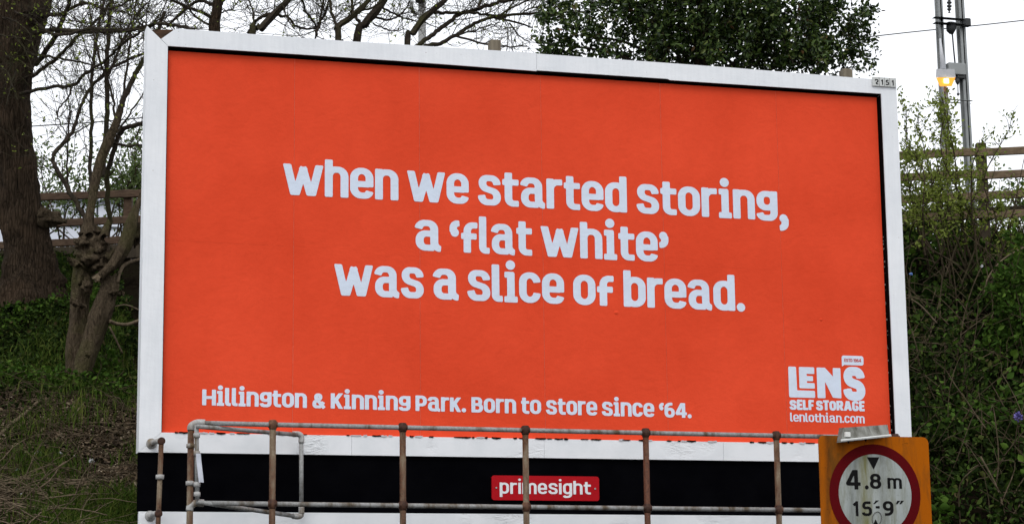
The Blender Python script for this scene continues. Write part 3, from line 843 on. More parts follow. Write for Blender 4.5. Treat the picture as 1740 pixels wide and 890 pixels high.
# ------------------------------------------------------------------ guard rail of tube and clamps in front
YR = -0.5
ra = empty('guard_rail', (0, YR, -3.3), 'rusty scaffold tube guard rail with six posts before the billboard', 'railing')
r0 = 0.0235
zt_, zl_ = 0.022, -0.557
pxs = [-2.852, -2.245, -1.268, -0.310, 0.658, 1.745, 2.75]
pm = ['pipe_rust', 'pipe_rust', 'pipe_rust', 'pipe_rust', 'pipe_brown', 'pipe_rust', 'pipe_rust']
pw = [U(px, 800, YR)[0] for px in (323.5, 463, 684.5, 893.5, 1098.5, 1321)]
pw = [float(v) for v in pw] + [float(pw[-1]) + 1.03]
def railz(x, base): return base - 0.0035 * (x + 2.8)
for k, x in enumerate(pw):
    top = railz(x, zt_)
    lean = 0.012 * (1 if k % 2 else -0.6)
    MB().tube([(x - lean, YR, -3.42), (x, YR, -1.0), (x, YR, top - (0.05 if k == 0 else 0.0))], r0, 12).build('post', MAT[pm[k]], ra, True)
x_end = pw[-1]
for base in (zt_, zl_):
    xs0 = pw[0] + 0.06
    off = -0.0
    MB().tube([(xs0, YR + off, railz(xs0, base)), (0, YR + off, railz(0, base) - 0.002), (x_end, YR + off, railz(x_end, base))], r0 * 0.78, 12).build('rail', MAT['pipe_grey'], ra, True)
    # elbow from the end post
    e = spline([(pw[0] - 0.002, YR, railz(pw[0], base) - 0.055), (pw[0] + 0.004, YR, railz(pw[0], base) - 0.022), (pw[0] + 0.045, YR, railz(pw[0], base)), (pw[0] + 0.10, YR, railz(pw[0], base))], 5)
    MB().tube(e, r0 * 1.14, 12).build('elbow', MAT['clamp'], ra, True)
    for x in pw[1:]:
        z = railz(x, base)
        j = MB().tube([(x, YR, z - 0.036), (x, YR, z - 0.033), (x, YR, z + 0.030), (x, YR, z + 0.034)], [r0 * 1.02, r0 * 1.20, r0 * 1.20, r0 * 0.9], 12)
        j.tube([(x - 0.034, YR, z), (x - 0.032, YR, z), (x + 0.032, YR, z), (x + 0.034, YR, z)], [r0 * 0.8, r0 * 1.02, r0 * 1.02, r0 * 0.8], 12)
        j.build('joint', MAT['rust_joint'], ra, True)
for z in (-0.145, -0.415):
    MB().tube([(pw[0], YR, z - 0.017), (pw[0], YR, z - 0.014), (pw[0], YR, z + 0.014), (pw[0], YR, z + 0.017)], [r0, r0 * 1.4, r0 * 1.4, r0], 12).build('collar', MAT['clamp'], ra, True)

# hinged loop of thinner tube behind the end post
ga = empty('tube_gate', (float(pw[0]), YR, -0.6), 'small grey tube gate loop hinged on the end post of the guard rail', 'gate')
q1, q2 = U(334, 724, -0.60), U(505, 738, -0.12)
q3, q4 = U(512, 744, -0.10), U(512, 866, -0.10)
q5, q6 = U(335, 852, -0.56), U(500, 876, -0.14)
rg = 0.0165
q2b = U(512, 752, -0.10)
MB().tube([q1, q2], rg, 10).build('top_tube', MAT['pipe_grey'], ga, True)
MB().tube([q3, q4], rg, 10).build('end_tube', MAT['pipe_grey'], ga, True)
MB().tube([q5, q6], rg, 10).build('bottom_tube', MAT['pipe_grey'], ga, True)
h0, h1 = U(334, 722, -0.58), U(335, 848, -0.56)
MB().tube([h0, h1], rg, 10).build('hinge_tube', MAT['pipe_grey'], ga, True)
for pts in ([U(498, 737, -0.12), U(508, 737.5, -0.105), U(512, 742, -0.10), U(512, 752, -0.10)], [U(498, 876, -0.14), U(508, 876.5, -0.11), U(512, 872, -0.10), U(512, 860, -0.10)]):
    MB().tube(spline(pts, 5), rg * 1.38, 10).build('corner_fitting', MAT['clamp'], ga, True)
for f_ in (0.14, 0.38, 0.80, 0.93):
    p = h0 + (h1 - h0) * f_
    MB().tube([p + [0, 0, -0.018], p + [0, 0, -0.015], p + [0, 0, 0.015], p + [0, 0, 0.018]], [rg, rg * 1.45, rg * 1.45, rg], 10).build('collar', MAT['clamp'], ga, True)
p0, p1 = U(337, 770, -0.60), U(342, 819, -0.60)
lb = MB(); n_ = 8
vv, ff = [], []
for k in range(n_ + 1):
    t = k / n_; c = p0 + (p1 - p0) * t; wdt = 0.018
    for sx, dy in ((-1, 0.004), (0, -0.006), (1, 0.004)):
        vv.append((c[0] + sx * wdt, c[1] + dy + 0.004 * math.sin(5 * t), c[2]))
for k in range(n_):
    for s_ in range(2):
        i = k * 3 + s_; ff.append((i, i + 1, i + 4, i + 3))
lb.add(vv, ff); la = lb.build('label_strip', plain('label_plastic', (0.60, 0.63, 0.70), 0.5), ga, True)

# short pipe on brackets at the left of the frame
hp = empty('bracketed_pipe', (float(U(270, 760, -0.16)[0]), -0.16, -1.2), 'short brown pipe held off the frame\'s lower left corner by two brackets', 'pipe')
t0, t1 = U(274, 752, -0.17), U(268, 905, -0.17)
MB().tube([t0, t1, t1 + [-0.01, 0, -0.4]], 0.0185, 12).build('tube', MAT['pipe_rust'], hp, True)
p = t0 + (t1 - t0) * 0.38
MB().tube([p + [0, 0, -0.018], p + [0, 0, -0.016], p + [0, 0, 0.016], p + [0, 0, 0.018]], [0.019, 0.031, 0.031, 0.019], 12).build('collar', MAT['clamp'], hp, True)
for row in (749, 872):
    c = U(274 - (row - 749) * 0.04, row, -0.17); d = U(258 - (row - 749) * 0.02, row + 4, -0.01)
    b_ = MB().tube(spline([d, d + [0.005, -0.05, 0], (c + d) / 2 + [-0.01, -0.02, 0.004], c + [-0.015, 0, 0]], 4), [0.024] * 4 + [0.019] * 4 + [0.021] * 4 + [0.021], 10)
    b_.build('bracket', MAT['clamp'], hp, True)
    MB().tube([c + [0, -0.02, 0.0], c + [0, -0.018, 0], c + [0, 0.02, 0]], [0.022, 0.029, 0.029], 12).build('socket', MAT['rust_joint'], hp, True)
    MB().tube([d + [0, 0.012, 0], d + [0, -0.004, 0]], [0.042, 0.036], 14).build('flange', MAT['clamp'], hp, True)

# ------------------------------------------------------------------ road sign
YS = -2.4
sl_, st_ = U(1390, 739, YS)[[0, 2]]; sr_ = float(U(1577, 739, YS)[0])
W_ = sr_ - sl_
cx_ = (sl_ + sr_) / 2
cen = U(1487, 839, YS)
HS = 1.08
sg = empty('height_sign', (cx_, YS, -3.4), 'grimy amber height limit sign with red ring in front of the billboard', 'road sign')
zb_ = st_ - HS
P = fillet([(sl_, zb_), (sr_, zb_), (sr_, st_), (sl_, st_)], 0.045, True)[:-1]
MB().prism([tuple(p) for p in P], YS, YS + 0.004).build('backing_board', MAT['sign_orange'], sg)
ro = 160 / 2 / pxm(YS, 1487, 839) * 1.06 ; ri = ro * 0.80
ccx, ccz = float(cen[0]), float(cen[2])
def disc(r, y, n=64): 
    return [(ccx + r * math.cos(2 * math.pi * k / n), y, ccz + r * math.sin(2 * math.pi * k / n)) for k in range(n)]
n = 64
ring = MB(); ring.add(disc(ro, YS - 0.002) + disc(ri, YS - 0.002), [(k, (k + 1) % n, n + (k + 1) % n, n + k) for k in range(n)])
ring.build('red_ring', MAT['sign_red'], sg)
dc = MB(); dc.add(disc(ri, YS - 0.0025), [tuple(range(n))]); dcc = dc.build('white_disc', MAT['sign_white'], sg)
yl = YS - 0.004
def SX(zx, zy): return U(1380 + zx / 4.685, 700 + zy / 4.685, yl)
lt = MB()
def word(txt, xl, xr, zbase, ztop, **kw):
    a_, b_ = SX(xl, zbase), SX(xr, zbase); t_ = SX(xl, ztop)
    hgt = 106 if txt[0] in '458129' else 100
    put_text(lt, txt, float(a_[0]), float(b_[0]), float(a_[2]), float(t_[2] - a_[2]) / hgt, yl, float((b_[2] - a_[2]) / (b_[0] - a_[0])) * 0, **kw)
kw = dict(hh=9.2, vw=10.4, rnd=1.0)
word('4', 272, 388, 612, 457, **kw); word('8', 462, 552, 608, 486, **kw); word('m', 602, 716, 606, 520, **kw)
lt.tube([SX(435, 596), SX(435, 596) + [0, -0.0006, 0]], 0.0145, 12)
lt.build('lettering', MAT['black_print'], dcc); lt = MB()
word('1', 328, 370, 824, 706, **kw); word('5', 398, 478, 824, 706, **kw); word('9', 566, 650, 822, 704, **kw); word('-', 508, 540, 800, 700, **kw)
for a_, b_ in (((520, 700), (492, 728)), ((690, 702), (672, 730)), ((720, 702), (700, 730))):
    p, q = SX(*a_), SX(*b_); w_ = 0.012
    lt.add([(p[0] - w_, yl, p[2]), (q[0] - w_ * 0.4, yl, q[2]), (q[0] + w_ * 0.6, yl, q[2]), (p[0] + w_, yl, p[2])], [(0, 1, 2, 3)])
lt.build('lettering', MAT['black_print'], dcc); lt = MB()
a_, b_, c_ = SX(436, 357), SX(535, 357), SX(490, 455)
lt.add([a_, b_, c_], [(0, 2, 1)])
lt.build('arrowhead', MAT['black_print'], dcc); lt = MB()
a_ = SX(505, 850); w_ = float(b_[0] - SX(436, 357)[0]) / 2
lt.add([(a_[0], yl, a_[2]), (a_[0] - w_, yl, a_[2] - 0.09), (a_[0] + w_, yl, a_[2] - 0.09)], [(0, 1, 2)])
lt.build('arrowhead', MAT['black_print'], dcc)
# scratched loop over the lower marks
an = np.linspace(0, 2 * np.pi, 25)
cc = SX(515, 845)
MB().tube([(cc[0] + 0.036 * math.cos(t), yl - 0.001, cc[2] + 0.046 * math.sin(t) + 0.01 * math.cos(t)) for t in an], 0.0028, 5, False).build('scratch_mark', plain('grey_scratch', (0.10, 0.10, 0.09)), dcc)
# shaded lamp unit clipped over the top edge
hl = [U(1429, 751, YS - 0.10), U(1512, 742, YS - 0.10), U(1508, 721, YS - 0.02), U(1433, 726, YS - 0.02)]
hb = [p + [0, 0.07, 0.004] for p in hl]
vv = [tuple(p) for p in hl + hb]
lm = MB(); lm.add(vv, [(0, 1, 2, 3), (7, 6, 5, 4), (0, 4, 5, 1), (1, 5, 6, 2), (2, 6, 7, 3), (3, 7, 4, 0)])
lmp = lm.build('sign_lamp', MAT['housing'], sg)
e0, e1 = hl[0], hl[1]
lip = MB(); d_ = np.array([0, -0.014, 0.0])
q = [e0 + [-0.004, -0.004, 0.020], e1 + [0.006, -0.004, 0.020], e1 + [0.006, -0.016, 0.012], e0 + [-0.004, -0.016, 0.012]]
lip.add([tuple(p) for p in q] + [tuple(p + np.array([0, 0.002, -0.008])) for p in q], [(0, 1, 2, 3), (7, 6, 5, 4), (0, 4, 5, 1), (1, 5, 6, 2), (2, 6, 7, 3), (3, 7, 4, 0)])
lip.build('lip', plain('lamp_edge', (0.55, 0.56, 0.54)), lmp)
pw_ = U(1440, 738, YS - 0.075)
MB().box(pw_, (0.040, 0.022, 0.036), 0.003).build('sensor', plain('sensor_white', (0.74, 0.74, 0.70)), lmp)
for fx in (0.15, 0.5):
    b_ = e0 + (e1 - e0) * fx
    MB().tube([b_ + [0, -0.004, 0.004], b_ + [0, 0.0, -0.012]], [0.010, 0.004], 7).build('bolt', MAT['rebate'], lmp)
MB().tube([(cx_ + 0.0, YS + 0.05, -3.45), (cx_, YS + 0.05, st_ - 0.05)], 0.038, 14).build('pole', MAT['pole_grey'], sg, True)
for zz in (st_ - 0.3, st_ - 0.85):
    MB().box((cx_, YS + 0.03, zz), (0.5, 0.03, 0.04)).build('bracket', MAT['clamp'], sg)

# ------------------------------------------------------------------ timber fence along the top of the bank
fe = empty('timber_fence', (0, 6.2, 2.6), 'brown timber post and rail fence along the top of the bank', 'fence')
fl_top, fr_top = U(158, 333, 7.6), U(1640, 263, 4.6)
def fence_pt(t):        # t = 0 at the left sight, 1 at the right sight
    return fl_top + (fr_top - fl_top) * t
def tt_of(px):
    best = min(np.linspace(-0.6, 1.7, 2301), key=lambda t: abs(proj_x(fence_pt(t)) - px)); return best
def proj_x(P):
    d = P - CAM; return 870 + FPX * (d @ _r2) / (d @ _fw)
def proj_y(P):
    d = P - CAM; return 445 - FPX * (d @ _u2) / (d @ _fw)
dirf = unit(fr_top - fl_top)
def board(t0, t1, dz, h, th, off, mat, name='rail', tilt=0.0):
    a_, b_ = fence_pt(t0) + [0, 0, dz], fence_pt(t1) + [0, 0, dz + tilt]
    d = unit(b_ - a_); nrm = unit(np.cross(d, [0, 0, 1])); up = np.cross(nrm, d)
    c = (a_ + b_) / 2 + nrm * off
    rot = np.stack([d, nrm, up], 1)
    return MB().box(c, (np.linalg.norm(b_ - a_), th, h), 0.006, rot).build(name, mat, fe)
rng = np.random.default_rng(3)
tls = [tt_of(px) for px in (-120, 218, 560, 930, 1300, 1667, 1990)]
for k, t in enumerate(tls):
    p = fence_pt(t); hgt = 0.12 if k > 3 else 0.045
    gz = float(terrain(p[0], p[1])) - 0.3
    nrm = unit(np.cross(dirf, [0, 0, 1]))
    rot = np.stack([unit(dirf * [1, 1, 0]), unit(nrm * [1, 1, 0]), [0, 0, 1]], 1)
    MB().box((p[0] - nrm[0] * 0.0, p[1] - nrm[1] * 0.0, (p[2] + hgt + gz) / 2), (0.11 if k > 3 else 0.09, 0.09, p[2] + hgt - gz), 0.008, rot).build('post', MAT['post_wood'] if k > 3 else MAT['rail_dark'], fe)
for k in range(len(tls) - 1):
    right = k >= 3
    offs = (0.0, -0.24, -0.475, -0.70) if right else (0.0, -0.30, -0.52)
    for dz in offs:
        board(tls[k] - 0.004, tls[k + 1] + 0.004, dz + rng.normal() * 0.006, 0.085 if right else 0.082, 0.04, 0.067 + 0.0021 * (k % 2), MAT['rail_wood'] if right else MAT['rail_dark'], tilt=rng.normal() * 0.008)
# kerb board below on the left
board(tls[0], tls[2], -0.66, 0.16, 0.05, 0.10, MAT['post_wood'], 'gravel_board')
board(tls[3], tls[6], -0.60, 0.10, 0.04, -0.25, MAT['post_wood'], 'gravel_board')

# ------------------------------------------------------------------ pale cabin beyond the fence
yc_ = 13.0
A0, A1 = U(-60, 345, yc_), U(330, 338, yc_)
zl0 = float(U(150, 399, yc_)[2]) - 0.6; zt0 = float(U(150, 341, yc_)[2])
cbn = empty('pale_cabin', (float((A0[0] + A1[0]) / 2), yc_ + 1, zl0), 'pale blue grey panelled cabin seen between the rails on the left', 'cabin')
MB().box(((A0[0] + A1[0]) / 2, yc_ + 1.02, (zl0 + zt0) / 2), (A1[0] - A0[0], 2.0, zt0 - zl0 - 0.01)).build('core', MAT['cabin_dark'], cbn)
npn = 7; wpn = (A1[0] - A0[0]) / npn
for k in range(npn):
    MB().box((A0[0] + wpn * (k + 0.5), yc_, (zl0 + zt0) / 2 + 0.15), (wpn - 0.025, 0.04, zt0 - zl0 - 0.3), 0.008).build('panel', MAT['cabin'], cbn)
MB().box(((A0[0] + A1[0]) / 2, yc_ + 1.0, zt0 + 0.02), (A1[0] - A0[0] + 0.1, 2.2, 0.06), 0.01).build('roof', MAT['cabin'], cbn)
MB().box(((A0[0] + A1[0]) / 2, yc_ - 0.03, zt0 - 0.36), (A1[0] - A0[0], 0.02, 0.02)).build('trim', MAT['cabin_dark'], cbn)

# ------------------------------------------------------------------ railway mast, lamp post, wire
ym = 13.0
s_m = pxm(ym, 1620, 100)
tl0, tl1 = U(1592, -60, ym), U(1612, 330, ym)
tr0, tr1 = U(1627, -60, ym), U(1653, 330, ym)
ms_ = empty('railway_mast', (float((tl1[0] + tr1[0]) / 2), ym, 2.6), 'tall grey twin column railway mast with dark crossbar and pulley', 'mast')
zc = 1.2
def column(p0, p1, wdt, name='column'):
    b_ = MB()
    c = (p0 + p1) / 2; h = abs(p1[2] - p0[2])
    x_ = lambda z: p0[0] + (p1[0] - p0[0]) * (z - p0[2]) / (p1[2] - p0[2])
    for yo, th in ((-0.06, 0.02), (0.06, 0.02)):
        b_.add([(x_(p1[2]) - wdt / 2, ym + yo, zc), (x_(p1[2]) + wdt / 2, ym + yo, zc), (x_(p0[2]) + wdt / 2, ym + yo, p0[2]), (x_(p0[2]) - wdt / 2, ym + yo, p0[2]),
                (x_(p1[2]) - wdt / 2, ym + yo + th, zc), (x_(p1[2]) + wdt / 2, ym + yo + th, zc), (x_(p0[2]) + wdt / 2, ym + yo + th, p0[2]), (x_(p0[2]) - wdt / 2, ym + yo + th, p0[2])],
               [(0, 1, 2, 3), (7, 6, 5, 4), (0, 4, 5, 1), (1, 5, 6, 2), (2, 6, 7, 3), (3, 7, 4, 0)])
    xb, xt = x_(p1[2]), x_(p0[2])
    b_.add([(xb - 0.01, ym - 0.06, zc), (xb + 0.01, ym - 0.06, zc), (xt + 0.01, ym - 0.06, p0[2]), (xt - 0.01, ym - 0.06, p0[2]),
            (xb - 0.01, ym + 0.08, zc), (xb + 0.01, ym + 0.08, zc), (xt + 0.01, ym + 0.08, p0[2]), (xt - 0.01, ym + 0.08, p0[2])],
           [(0, 1, 2, 3), (7, 6, 5, 4), (0, 4, 5, 1), (1, 5, 6, 2), (2, 6, 7, 3), (3, 7, 4, 0)])
    return b_.build(name, MAT['steel'], ms_)
column(tl0, tl1, 7.5 / s_m); column(tr0, tr1, 10 / s_m)
def mbox(x0, y0, x1, y1, th, mat, name, yo=-0.1, bev=0.01):
    a_, b_ = U(x0, y0, ym + yo), U(x1, y1, ym + yo)
    return MB().box((a_ + b_) / 2, (abs(b_[0] - a_[0]), th, abs(b_[2] - a_[2])), bev).build(name, mat, ms_)
mbox(1586, 30, 1647, 35, 0.12, MAT['steel_dark'], 'crossbar'); mbox(1587, 39, 1645, 44, 0.12, MAT['steel_dark'], 'crossbar')
mbox(1638, 32, 1648, 46, 0.10, MAT['steel_dark'], 'clamp', -0.16)
mbox(1608, 108, 1638, 130, 0.16, MAT['steel'], 'balance_box', -0.02); mbox(1624, 130, 1638, 136, 0.14, MAT['steel_dark'], 'box_foot', -0.02)
mbox(1590, 168, 1652, 171.5, 0.05, MAT['steel'], 'tie_bar', -0.13); mbox(1598, 173.5, 1649, 176, 0.05, MAT['steel'], 'tie_bar', 0.13)
def mtube(pts, rad, mat, name, k=8, yo=-0.05):
    return MB().tube([U(x, y, ym + yo) for x, y in pts], np.array(rad) / s_m, k).build(name, mat, ms_, True)
mtube([(1617, 40), (1616.5, 46), (1616, 52), (1617.5, 56), (1618.5, 59)], [9, 9, 8, 5, 1.5], MAT['steel_dark'], 'pulley', 12)
mtube([(1618, 56), (1620.5, 85), (1623, 110)], [1.3, 1.3, 1.3], MAT['steel_dark'], 'cable')
mtube([(1627, 134), (1627, 139), (1627.5, 144)], [3.5, 4, 1.5], MAT['steel_dark'], 'weight'); mtube([(1627.5, 143), (1628, 160)], [0.8, 0.8], MAT['steel_dark'], 'weight_rod')
mtube([(1628, 158), (1628, 160), (1628, 163)], [1, 2.8, 1], MAT['steel_dark'], 'weight')
ins = [(1613, -10 + i * 2.0) for i in range(17)]
mtube(ins, [(4.2 if i % 3 else 1.4) * (1 if i < 14 else 0.6) for i in range(17)], MAT['steel_dark'], 'insulator', 10)

yl_ = 9.0
sl2 = pxm(yl_, 1605, 150)
L0, L1 = U(1607, 150, yl_), U(1612, 380, yl_)
lp = empty('street_lamp', (float(L1[0]), yl_, 2.6), 'lit amber street lamp on a grey pole before the railway mast', 'street lamp')
MB().tube([(L1[0] + 0.02, yl_, 2.3), L1, L0], [5.8 / sl2, 5.5 / sl2, 4.2 / sl2], 12).build('pole', MAT['pole_grey'], lp, True)
def lpt(x, y, d): return U(x, y, yl_ + d)
# canopy of the lantern: tapered tray
def lantern(x0, x1, y0, y1, x2, x3, d, mat, name):
    b_ = MB()
    top = [lpt(x0, y0, -d), lpt(x1, y0, -d), lpt(x1, y0, d), lpt(x0, y0, d)]
    bot = [lpt(x2, y1, -d * 0.9), lpt(x3, y1, -d * 0.9), lpt(x3, y1, d * 0.9), lpt(x2, y1, d * 0.9)]
    b_.add(top + bot, [(0, 3, 2, 1), (4, 5, 6, 7), (0, 1, 5, 4), (1, 2, 6, 5), (2, 3, 7, 6), (3, 0, 4, 7)])
    return b_.build(name, mat, lp)
lantern(1591, 1622, 117.5, 131.5, 1590, 1624, 0.13, MAT['lamp_grey'], 'canopy')
lantern(1590.5, 1623.5, 132, 147, 1597, 1617, 0.12, MAT['amber'], 'bowl')
b_ = lpt(1608, 138, -0.135)
MB().box(b_, (9 / sl2, 0.02, 8 / sl2), 0.004).build('lit_tube', MAT['tube'], lp)
MB().tube([lpt(1597.5, 66, 0.02), lpt(1600, 92, 0.02), lpt(1603, 118, 0)], [1.5 / sl2, 3.2 / sl2, 5 / sl2], 8).build('bracket_arm', MAT['lamp_grey'], lp, True)
MB().tube([lpt(1600, 70, 0.02), lpt(1606, 118, 0)], [0.8 / sl2, 1.2 / sl2], 6).build('stay', MAT['steel_dark'], lp)

yw = 13.6
wp = [U(px, py, yw) for px, py in ((-500, 252), (50, 215), (245, 200), (860, 136), (1485, 62), (1740, 35), (2300, -30))]
tag(MB().tube(spline(wp, 6), 0.0085, 6).build('overhead_wire', MAT['steel_dark']), 'thin dark overhead wire strung across the white sky', 'wire')
# grey pole behind the middle of the hoarding
yg = 6.0; sg_ = pxm(yg, 717, 40)
gp = empty('grey_pole', tuple(U(718, 300, yg)), 'grey pole standing among bare branches above the middle of the billboard', 'pole')
gp_b = U(718, 330, yg)
MB().tube([(gp_b[0], yg, 2.0), gp_b, U(717, -60, yg)], [7.2 / sg_, 7.2 / sg_, 6.4 / sg_], 12).build('shaft', MAT['pole_grey'], gp, True)
MB().tube([U(714, -4, yg - 0.06), U(714, 4, yg - 0.06)], 8.5 / sg_, 10).build('band', MAT['steel_dark'], gp, True)
MB().tube(spline([U(709, 24, yg - 0.05), U(702, 20, yg - 0.08), U(699, 12, yg - 0.1), U(700, 4, yg - 0.1)], 4), 3.2 / sg_, 8).build('side_bracket', MAT['pole_grey'], gp, True)

# ------------------------------------------------------------------ trees
class Tree:
    """branches drawn through photograph sights at a depth, then twigs grown off them"""
    def __init__(s, seed):
        s.rng = np.random.default_rng(seed); s.main = []; s.twigs = []
    def limb(s, pts, y0, y1, r0, r1, dens=1.0, n=6, jit=0.005, add_main=True):
        """pts in pixels; radii in pixels"""
        k = len(pts)
        P = []
        for i, (x, yy) in enumerate(pts):
            d = y0 + (y1 - y0) * i / (k - 1)
            P.append(U(x, yy, d))
        P = spline(P, n)
        m = len(P)
        P[1:-1] += s.rng.normal(size=(m - 2, 3)) * jit
        sc = pxm((y0 + y1) / 2, pts[0][0], pts[0][1])
        t = np.linspace(0, 1, m)
        rr = (r0 + (r1 - r0) * t) / sc
        s.main.append((P, rr))
        s.sprout(P, rr, dens)
        return P
    def sprout(s, P, rr, dens, lvl=0):
        rng = s.rng
        seg = np.linalg.norm(np.diff(P, axis=0), axis=1); L = seg.sum()
        cnt = rng.poisson(dens * L * (10.0 if lvl == 0 else 9.0))
        cum = np.concatenate([[0], np.cumsum(seg)])
        for _ in range(cnt):
            u = rng.uniform(0.12, 1.0) * L
            i = min(int(np.searchsorted(cum, u)) - 1, len(P) - 2); i = max(i, 0)
            f = (u - cum[i]) / (seg[i] + 1e-9)
            p = P[i] + (P[i + 1] - P[i]) * f
            d = unit(P[i + 1] - P[i])
            dd = unit(d * rng.uniform(0.3, 1.0) + rng.normal(size=3) * [0.75, 0.6, 0.6] + [0, 0, 0.28])
            ln = rng.uniform(0.25, 0.85) * (1.0 if lvl == 0 else 0.5)
            r0 = min(rr[i] * 0.55, rng.uniform(0.003, 0.0065) * (1 if lvl == 0 else 0.7))
            n = 5 if lvl == 0 else 4
            Q = [p]; cur = dd
            for _k in range(n):
                cur = unit(cur + rng.normal(size=3) * 0.20 + [0, 0, 0.07])
                Q.append(Q[-1] + cur * ln / n)
            Q = np.array(Q); qr = np.linspace(r0, max(0.0018, r0 * 0.3), len(Q))
            s.twigs.append((Q, qr))
            if lvl < 1: s.sprout(Q, qr, dens * 0.75, lvl + 1)
    def build(s, root, limb_mat, twig_mat, buds=0.0, bud_mat=None):
        for P, r in s.main:
            b_ = TubeBatch(); b_.add(P, r, 8 if r[0] > 0.02 else 6); b_.build('limb', limb_mat, root)
        if s.twigs:
            b_ = TubeBatch()
            for P, r in s.twigs: b_.add(P, r, 4 if r[0] > 0.005 else 3)
            b_.build('twigs', twig_mat, root, 'stuff')
        if buds and s.twigs:
            pos, dr = [], []
            for P, r in s.twigs:
                if s.rng.random() < buds:
                    pos.append(P[-1]); dr.append(unit(P[-1] - P[-2]))
                    j = s.rng.integers(1, len(P)); pos.append(P[j]); dr.append(unit(s.rng.normal(size=3)))
            v, f = leaves_mesh(np.array(pos), np.array(dr), s.rng.uniform(0.018, 0.045, len(pos)), s.rng)
            mesh_obj('buds', v, f, bud_mat, root, kind='stuff')

from mathutils import noise as mnoise
def roughen(V, amp, fr, seed=0.0):
    out = []
    for p in V:
        q = Vector((p[0] * fr + seed, p[1] * fr, p[2] * fr * 0.55)); q2 = q * 2.7
        out.append((mnoise.noise(q) + 0.5 * mnoise.noise(q2)) * amp)
    return np.array(out)

def trunk(root, stations, y, mat, name='trunk', seed=0, lump=0.10, k=28, sub=8, flare=0.0):
    """stations (px, py, radius px) from the foot up"""
    rng = np.random.default_rng(seed)
    ph = rng.uniform(0, 6.28, 8)
    S = []
    for st in stations:
        yy = st[3] if len(st) > 3 else y
        p = U(st[0], st[1], yy); S.append([*p, st[2] / pxm(yy, st[0], st[1])])
    S = spline(S, sub)
    rows = []
    n = len(S)
    for i, (x, yy, z, r) in enumerate(S):
        a = np.linspace(0, 2 * np.pi, k, endpoint=False)
        t = i / n * 9
        rad = r * (1 + lump * (0.5 * np.sin(3 * a + ph[0] + t * 0.5) + 0.4 * np.sin(5 * a + ph[1] - t * 0.9) + 0.35 * np.sin(2 * a + ph[2] + t) + 0.3 * np.sin(8 * a + ph[3] + t * 1.7)))
        rad = rad * (1 + flare * max(0, 1 - i / (n * 0.25)) * (0.5 + 0.5 * np.sin(4 * a + ph[4])))
        rows.append(np.stack([x + rad * np.cos(a), yy + rad * np.sin(a), np.full(k, z) + 0.02 * np.sin(3 * a + t)], -1))
    V = np.concatenate(rows)
    C = np.repeat(S[:, :3], k, 0); Rr = np.repeat(S[:, 3], k)
    D = V - C; dn = roughen(V, 1.0, 7.0, seed * 3.1)
    V = C + D * (1 + np.clip(dn * lump * 1.7, -0.35, 0.45))[:, None]
    i = np.arange(n - 1)[:, None] * k; j = np.arange(k)[None]; j2 = (j + 1) % k
    F = np.stack([i + j, i + j2, i + k + j2, i + k + j], -1).reshape(-1, 4)
    return mesh_obj(name, V, F, mat, root, True)

def burl(root, px, py, y, r, mat, seed, sq=(1, 1, 1), name='burl'):
    rng = np.random.default_rng(seed)
    c = U(px, py, y); rr = r / pxm(y, px, py)
    nu, nv = 24, 16
    ph = rng.uniform(0, 6, 4)
    V = []
    for b in range(nv):
        th = math.pi * b / (nv - 1)
        for a in range(nu):
            f = 2 * math.pi * a / nu
            q = rr * (1 + 0.16 * math.sin(3 * f + ph[0] + 2 * th) + 0.12 * math.sin(5 * th + ph[1] + f))
            q *= 1 + 0.55 * mnoise.noise(Vector((math.sin(th) * math.cos(f) * 1.6 + seed, math.sin(th) * math.sin(f) * 1.6, math.cos(th) * 1.6))) + 0.25 * mnoise.noise(Vector((math.sin(th) * math.cos(f) * 4 + seed, math.sin(th) * math.sin(f) * 4, math.cos(th) * 4)))
            V.append((c[0] + q * math.sin(th) * math.cos(f) * sq[0], y + q * math.sin(th) * math.sin(f) * sq[1], c[2] + q * math.cos(th) * sq[2]))
    F = [(b * nu + a, b * nu + (a + 1) % nu, (b + 1) * nu + (a + 1) % nu, (b + 1) * nu + a) for b in range(nv - 1) for a in range(nu)]
    return mesh_obj(name, V, F, mat, root, True)

# big tree at the left edge
yB = 6.0
bt = empty('large_bare_tree', tuple(U(50, 490, yB)), 'thick dark trunked bare tree at the left edge of the picture', 'tree')
trunk(bt, [(56, 530, 64), (52, 496, 54), (51, 462, 46), (47, 425, 40), (38, 375, 36), (33, 330, 34), (27, 270, 32), (20, 205, 33), (19, 140, 36), (26, 70, 42), (36, 10, 48), (42, -60, 50)], yB, MAT['bark_big'], seed=2, lump=0.09, flare=0.22, k=40, sub=10)
trunk(bt, [(50, 30, 30), (66, -25, 27), (84, -90, 24), (104, -180, 20)], yB - 0.15, MAT['bark_big'], 'limb', seed=9, lump=0.06)
trunk(bt, [(18, 30, 34), (4, -40, 30), (-14, -120, 25)], yB + 0.1, MAT['bark_big'], 'limb', seed=19, lump=0.06)
burl(bt, 86, 372, yB - 0.15, 18, MAT['bark_t2'], 5, (1.15, 1, 0.7)); burl(bt, 72, 365, yB - 0.15, 13, MAT['bark_t2'], 6, (1, 1, 0.9))
burl(bt, 82, 470, yB - 0.1, 22, MAT['bark_big'], 7, (1, 1, 1.6), 'root_flare')
T = Tree(21)
T.limb([(58, 54), (100, 52), (150, 54), (205, 52), (250, 46), (268, 40), (300, 44), (330, 50)], yB - 0.2, 1.2, 5.0, 2.2, 1.0)
T.limb([(35, 160), (85, 148), (122, 146), (145, 125), (178, 104), (205, 78), (238, 54), (255, 45)], yB - 0.3, 2.0, 3.4, 2.0, 0.9)
T.limb([(60, 40), (95, 60), (150, 50), (215, 52), (252, 50)], yB - 0.2, 1.6, 3.6, 1.6, 1.0)
